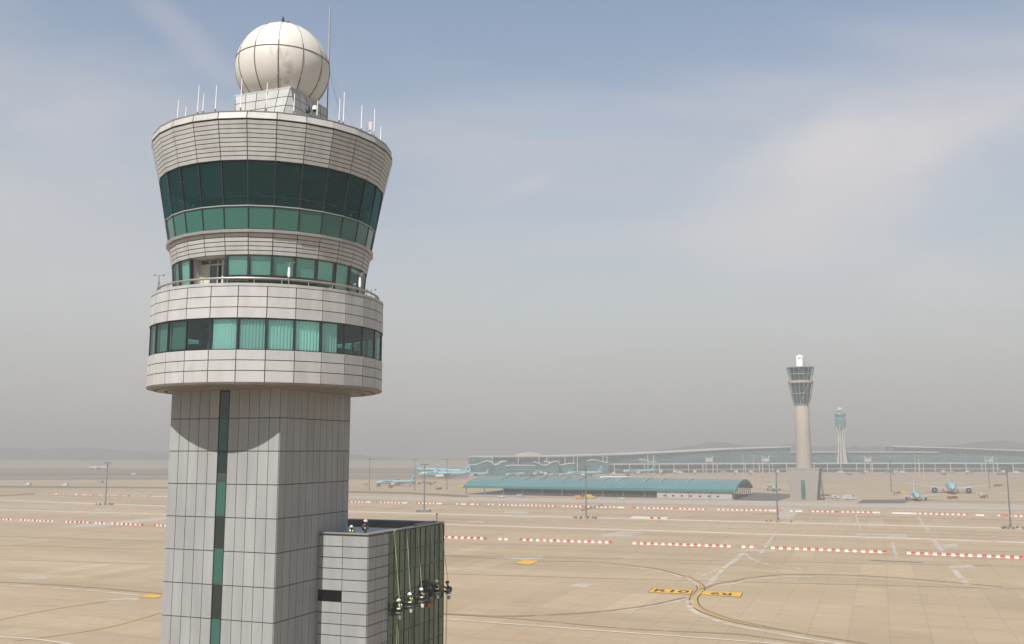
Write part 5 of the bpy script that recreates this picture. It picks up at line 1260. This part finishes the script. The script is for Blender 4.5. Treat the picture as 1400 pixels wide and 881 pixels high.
for x in range(850, 1400, 37):
    pass
# jet bridges
jb = empty('jet_bridge'); mb = MB(); mb.box((0, -9, 4.6), (2.8, 22, 2.8)); mb.build('tunnel', M_TGLASS, jb); mb = MB(); mb.box((0, -20.5, 4.5), (4.6, 4.6, 3.4)); mb.build('cab', M_OFFW, jb)
mb = MB(); mb.box((0, -16, 1.6), (1, 1, 3.2)); mb.build('leg', M_LGREY, jb); mb = MB(); mb.tube([(-1.4, -16, .5), (1.4, -16, .5)], .5, 10); mb.build('wheel', M_TYRE, jb)
jl = [(708, 'under the low dome'), (722, 'below the middle canopies, beside the nose-on airliner'), (750, 'below the second wave canopy'), (812, 'beside the docked airliner nearest the middle mast'), (838, 'right of the docked airliner'), (905, 'right of the second docked airliner'), (925, 'between second docked airliner and paired gate masts'), (948, 'left of the first paired gate masts'), (1000, 'between the first two pairs of gate masts'), (1022, 'left of the round shaft tower'), (1062, 'close left of the round shaft tower'), (1172, 'right of the ribbed tower'), (1210, 'right of the third pair of gate masts'), (1282, 'above the head-on airliner'), (1322, 'left of the last pair of gate masts'), (1372, 'right of the last pair of gate masts')]
for i, (x, lab) in enumerate(jl):
    o = jb if i == 0 else copy_tree(jb); g = G(x, 648.3 if x > 840 else 651.3); o.location = (g.x, g.y, 0); o.rotation_euler = (0, 0, random.uniform(-.5, .5)); tag(o, 'distant jet bridge '+lab, 'jet bridge', 'jet bridges along the terminal')
random.seed(5)
# far trucks along terminal
for i, (x, lab) in enumerate(((1302, 'reddish'), (1325, 'x'), (1150, 'x'), (1180, 'x'), (1234, 'x'), (1372, 'x'), (1390, 'x'), (1215, 'x'), (1080, 'x'), (990, 'x'), (930, 'x'), (860, 'x'))):
    pv((ov if i == 0 else gv if i % 2 else van), (x, 647.5), random.uniform(-.3, .3), ('orange' if i == 0 else 'grey' if i % 2 else 'white')+' truck at the terminal foot, '+['below the roof edge above the head-on airliner', 'right of the orange one', 'at the ribbed tower foot', 'right of the ribbed tower foot', 'left of the three white masts', 'before the right mast head', 'farthest right', 'left of the small head-on airliner', 'left of the round shaft', 'right of the first gate masts', 'left of the first gate masts', 'behind the red-tailed plane'][i], 'truck', GVh, 1.4)

# ------------------------------------------------------------------ hills
def hill(px, base_y_dist, name='hills'):
    Y = base_y_dist; mb = MB(); top = []; P = [Vector((x, y, 0)) for x, y in px]; P = cat_rom(P, 8)
    front = []
    for p in P:
        w = atY(p.x, p.y, Y); w.z = max(w.z+noise.noise(Vector((p.x*.11, 3, 0)))*7, 1); top.append(w); front.append(Vector((w.x*.93, Y*.93, -1)))
    for i in range(len(top)-1):
        back = [Vector((t.x*1.1, Y*1.1, -1)) for t in (top[i], top[i+1])]
        m1, m2 = [(front[k]*.45+top[k]*.55)+Vector((0, 0, noise.noise(Vector((k*.7, 9, 1)))*5)) for k in (i, i+1)]
        mb.face([front[i], front[i+1], m2, m1]); mb.face([m1, m2, top[i+1], top[i]]); mb.face([top[i], top[i+1], back[1], back[0]])
    return tag(mb.build(name, mat('hill woodland', (.055, .065, .05), .95, var=.3, nscale=.01), None, True), kind='structure')
hill([(-300, 604), (-120, 610), (0, 612), (60, 614), (120, 612), (190, 617), (300, 618), (420, 616), (520, 625), (640, 632)], 3700)
hill([(860, 622), (900, 616), (950, 609), (965, 605.5), (985, 604.5), (1000, 607), (1030, 609.5), (1060, 609), (1075, 607.5), (1110, 611), (1160, 610), (1230, 612), (1300, 609), (1345, 603.5), (1372, 603), (1400, 604.5), (1500, 600), (1650, 606)], 3000)

# ------------------------------------------------------------------ haze
hm = bpy.data.materials.new('haze air'); hm.use_nodes = True; nt = hm.node_tree; nt.nodes.remove(nt.nodes['Principled BSDF'])
pvn = nt.nodes.new('ShaderNodeVolumePrincipled'); pvn.inputs['Density'].default_value = .00058; pvn.inputs['Color'].default_value = (.60, .59, .565, 1); pvn.inputs['Anisotropy'].default_value = 0
nt.links.new(pvn.outputs[0], nt.nodes['Material Output'].inputs['Volume'])
hb = MB(); hb.box((0, 3500, 64), (19000, 15000, 130)); ho = hb.build('haze', hm); tag(ho, 'thin pale haze lying over the whole airfield', 'haze', kind='stuff')

# ------------------------------------------------------------------ sun and sky
SEL = R(51.0); sl_ = Vector((-.075, -.997, 0)); sdw = (U*sl_.x+V*sl_.y).normalized()
sund = Vector((sdw.x*math.cos(SEL), sdw.y*math.cos(SEL), math.sin(SEL)))
ld = bpy.data.lights.new('sun', 'SUN'); ld.energy = 5.0; ld.angle = R(.6); ld.color = (1, .955, .89)
lo = bpy.data.objects.new('sun', ld); COL.objects.link(lo); lo.rotation_euler = sund.to_track_quat('Z', 'Y').to_euler(); lo.location = (0, -50, 200)
w = bpy.data.worlds.new('World'); S.world = w; w.use_nodes = True; nt = w.node_tree; N = nt.nodes; L = nt.links
bg = N['Background']; bg.inputs['Strength'].default_value = .098
sk = N.new('ShaderNodeTexSky'); sk.sky_type = 'NISHITA'; sk.sun_disc = False; sk.sun_elevation = SEL; sk.sun_rotation = math.atan2(sund.x, sund.y) % (2*PI); sk.dust_density = .7; sk.air_density = 1.15; sk.ozone_density = 2.2
tc = N.new('ShaderNodeTexCoord'); sp = N.new('ShaderNodeSeparateXYZ'); L.new(tc.outputs['Generated'], sp.inputs[0])
def mixc(f, a, b_):
    m = N.new('ShaderNodeMix'); m.data_type = 'RGBA'
    if isinstance(f, float): m.inputs[0].default_value = f
    else: L.new(f, m.inputs[0])
    for i, v in ((6, a), (7, b_)):
        if isinstance(v, tuple): m.inputs[i].default_value = (*v, 1)
        else: L.new(v, m.inputs[i])
    return m.outputs[2]
el = sp.outputs[2]
# warm grey haze layer thick low down, gone higher up
hf = N.new('ShaderNodeMapRange'); hf.interpolation_type = 'SMOOTHSTEP'; hf.inputs['From Min'].default_value = -.02; hf.inputs['From Max'].default_value = .50; hf.inputs['To Min'].default_value = .97; hf.inputs['To Max'].default_value = .19
L.new(el, hf.inputs['Value'])
HZ = (4.3, 4.2, 4.0)
c1 = mixc(hf.outputs[0], sk.outputs[0], HZ)
# thin high cloud streaks: direction flattened on a high plane
dz = math_('MAXIMUM', el, .05); cmb = N.new('ShaderNodeCombineXYZ'); L.new(math_('DIVIDE', sp.outputs[0], math_('ADD', dz, .25)), cmb.inputs[0]); L.new(math_('DIVIDE', sp.outputs[1], math_('ADD', dz, .25)), cmb.inputs[1])
mp = N.new('ShaderNodeMapping'); mp.inputs['Rotation'].default_value = (0, 0, R(25)); mp.inputs['Scale'].default_value = (1.0, 2.0, 1); mp.inputs['Location'].default_value = (3.3, 1.2, 0); L.new(cmb.outputs[0], mp.inputs[0])
nz = N.new('ShaderNodeTexNoise'); nz.inputs['Scale'].default_value = 1.1; nz.inputs['Detail'].default_value = 5; nz.inputs['Roughness'].default_value = .45; nz.inputs['Distortion'].default_value = .4; L.new(mp.outputs[0], nz.inputs['Vector'])
cr = N.new('ShaderNodeMapRange'); cr.interpolation_type = 'SMOOTHSTEP'; cr.inputs['From Min'].default_value = .42; cr.inputs['From Max'].default_value = .72; cr.inputs['To Max'].default_value = .55; L.new(nz.outputs['Fac'], cr.inputs['Value'])
c2 = mixc(cr.outputs[0], c1, (4.9, 4.75, 4.85))
# one broad bright cloud bank towards the right
def bank(px, py, sx, sy, tilt, lo_, hi_, amp, col, prev, nsc=5., wob=.5):
    d = ray(px, py).normalized(); rt = Vector((d.y, -d.x, 0)).normalized(); up = rt.cross(d)
    ca, sa_ = math.cos(R(tilt)), math.sin(R(tilt)); a = (rt*ca+up*sa_)/sx; b_ = (up*ca-rt*sa_)/sy
    def dot(v, off):
        n = N.new('ShaderNodeVectorMath'); n.operation = 'DOT_PRODUCT'; L.new(tc.outputs['Generated'], n.inputs[0]); n.inputs[1].default_value = v; return math_('SUBTRACT', n.outputs['Value'], off)
    u_ = dot(a, a.dot(d)); v_ = dot(b_, b_.dot(d)); r2 = math_('SQRT', math_('ADD', math_('MULTIPLY', u_, u_), math_('MULTIPLY', v_, v_)))
    n2 = N.new('ShaderNodeTexNoise'); n2.inputs['Scale'].default_value = nsc; n2.inputs['Detail'].default_value = 8; n2.inputs['Roughness'].default_value = .62
    L.new(tc.outputs['Generated'], n2.inputs['Vector'])
    r3 = math_('ADD', r2, math_('MULTIPLY', math_('SUBTRACT', n2.outputs['Fac'], .5), wob*2))
    m = N.new('ShaderNodeMapRange'); m.interpolation_type = 'SMOOTHSTEP'; m.inputs['From Min'].default_value = lo_; m.inputs['From Max'].default_value = hi_; m.inputs['To Min'].default_value = amp; m.inputs['To Max'].default_value = 0; L.new(r3, m.inputs['Value'])
    return mixc(m.outputs[0], prev, col)
c3 = bank(1130, 265, .21, .085, 20, .1, 1.1, .8, (4.95, 4.8, 4.95), c2, 5., .75)
c3 = bank(90, 330, .16, .13, 8, .1, 1.4, .32, (4.9, 4.65, 4.75), c3, 4., .8)
c3 = bank(250, 45, .09, .018, -38, .1, 1.3, .25, (4.9, 4.6, 4.7), c3, 7., .8)
c3 = bank(720, 255, .06, .010, 22, .1, 1.3, .22, (5.0, 4.75, 4.8), c3, 9., .9)
c3 = bank(1290, 190, .08, .018, 22, .1, 1.3, .4, (5.2, 5.0, 5.05), c3, 9., .9)
c3 = bank(1140, 205, .10, .04, 12, .1, 1.1, .65, (5.25, 5.05, 5.1), c3, 9., 1.0)
dm = N.new('ShaderNodeMapRange'); dm.interpolation_type = 'SMOOTHSTEP'; dm.inputs['From Min'].default_value = -.02; dm.inputs['From Max'].default_value = .16; dm.inputs['To Min'].default_value = .82; dm.inputs['To Max'].default_value = 1; L.new(el, dm.inputs['Value'])
vs = N.new('ShaderNodeVectorMath'); vs.operation = 'SCALE'; L.new(c3, vs.inputs[0]); L.new(dm.outputs[0], vs.inputs['Scale']); L.new(vs.outputs[0], bg.inputs['Color'])

# ------------------------------------------------------------------ render settings
S.render.engine = 'CYCLES'
S.view_settings.view_transform = 'Standard'; S.view_settings.look = 'None'; S.view_settings.exposure = .5; S.view_settings.gamma = 1; S.view_settings.use_curve_mapping = False
S.cycles.max_bounces = 6; S.cycles.transparent_max_bounces = 16; S.cycles.volume_bounces = 0; S.cycles.glossy_bounces = 3; S.cycles.diffuse_bounces = 3
S.render.resolution_x = 1024; S.render.resolution_y = 644
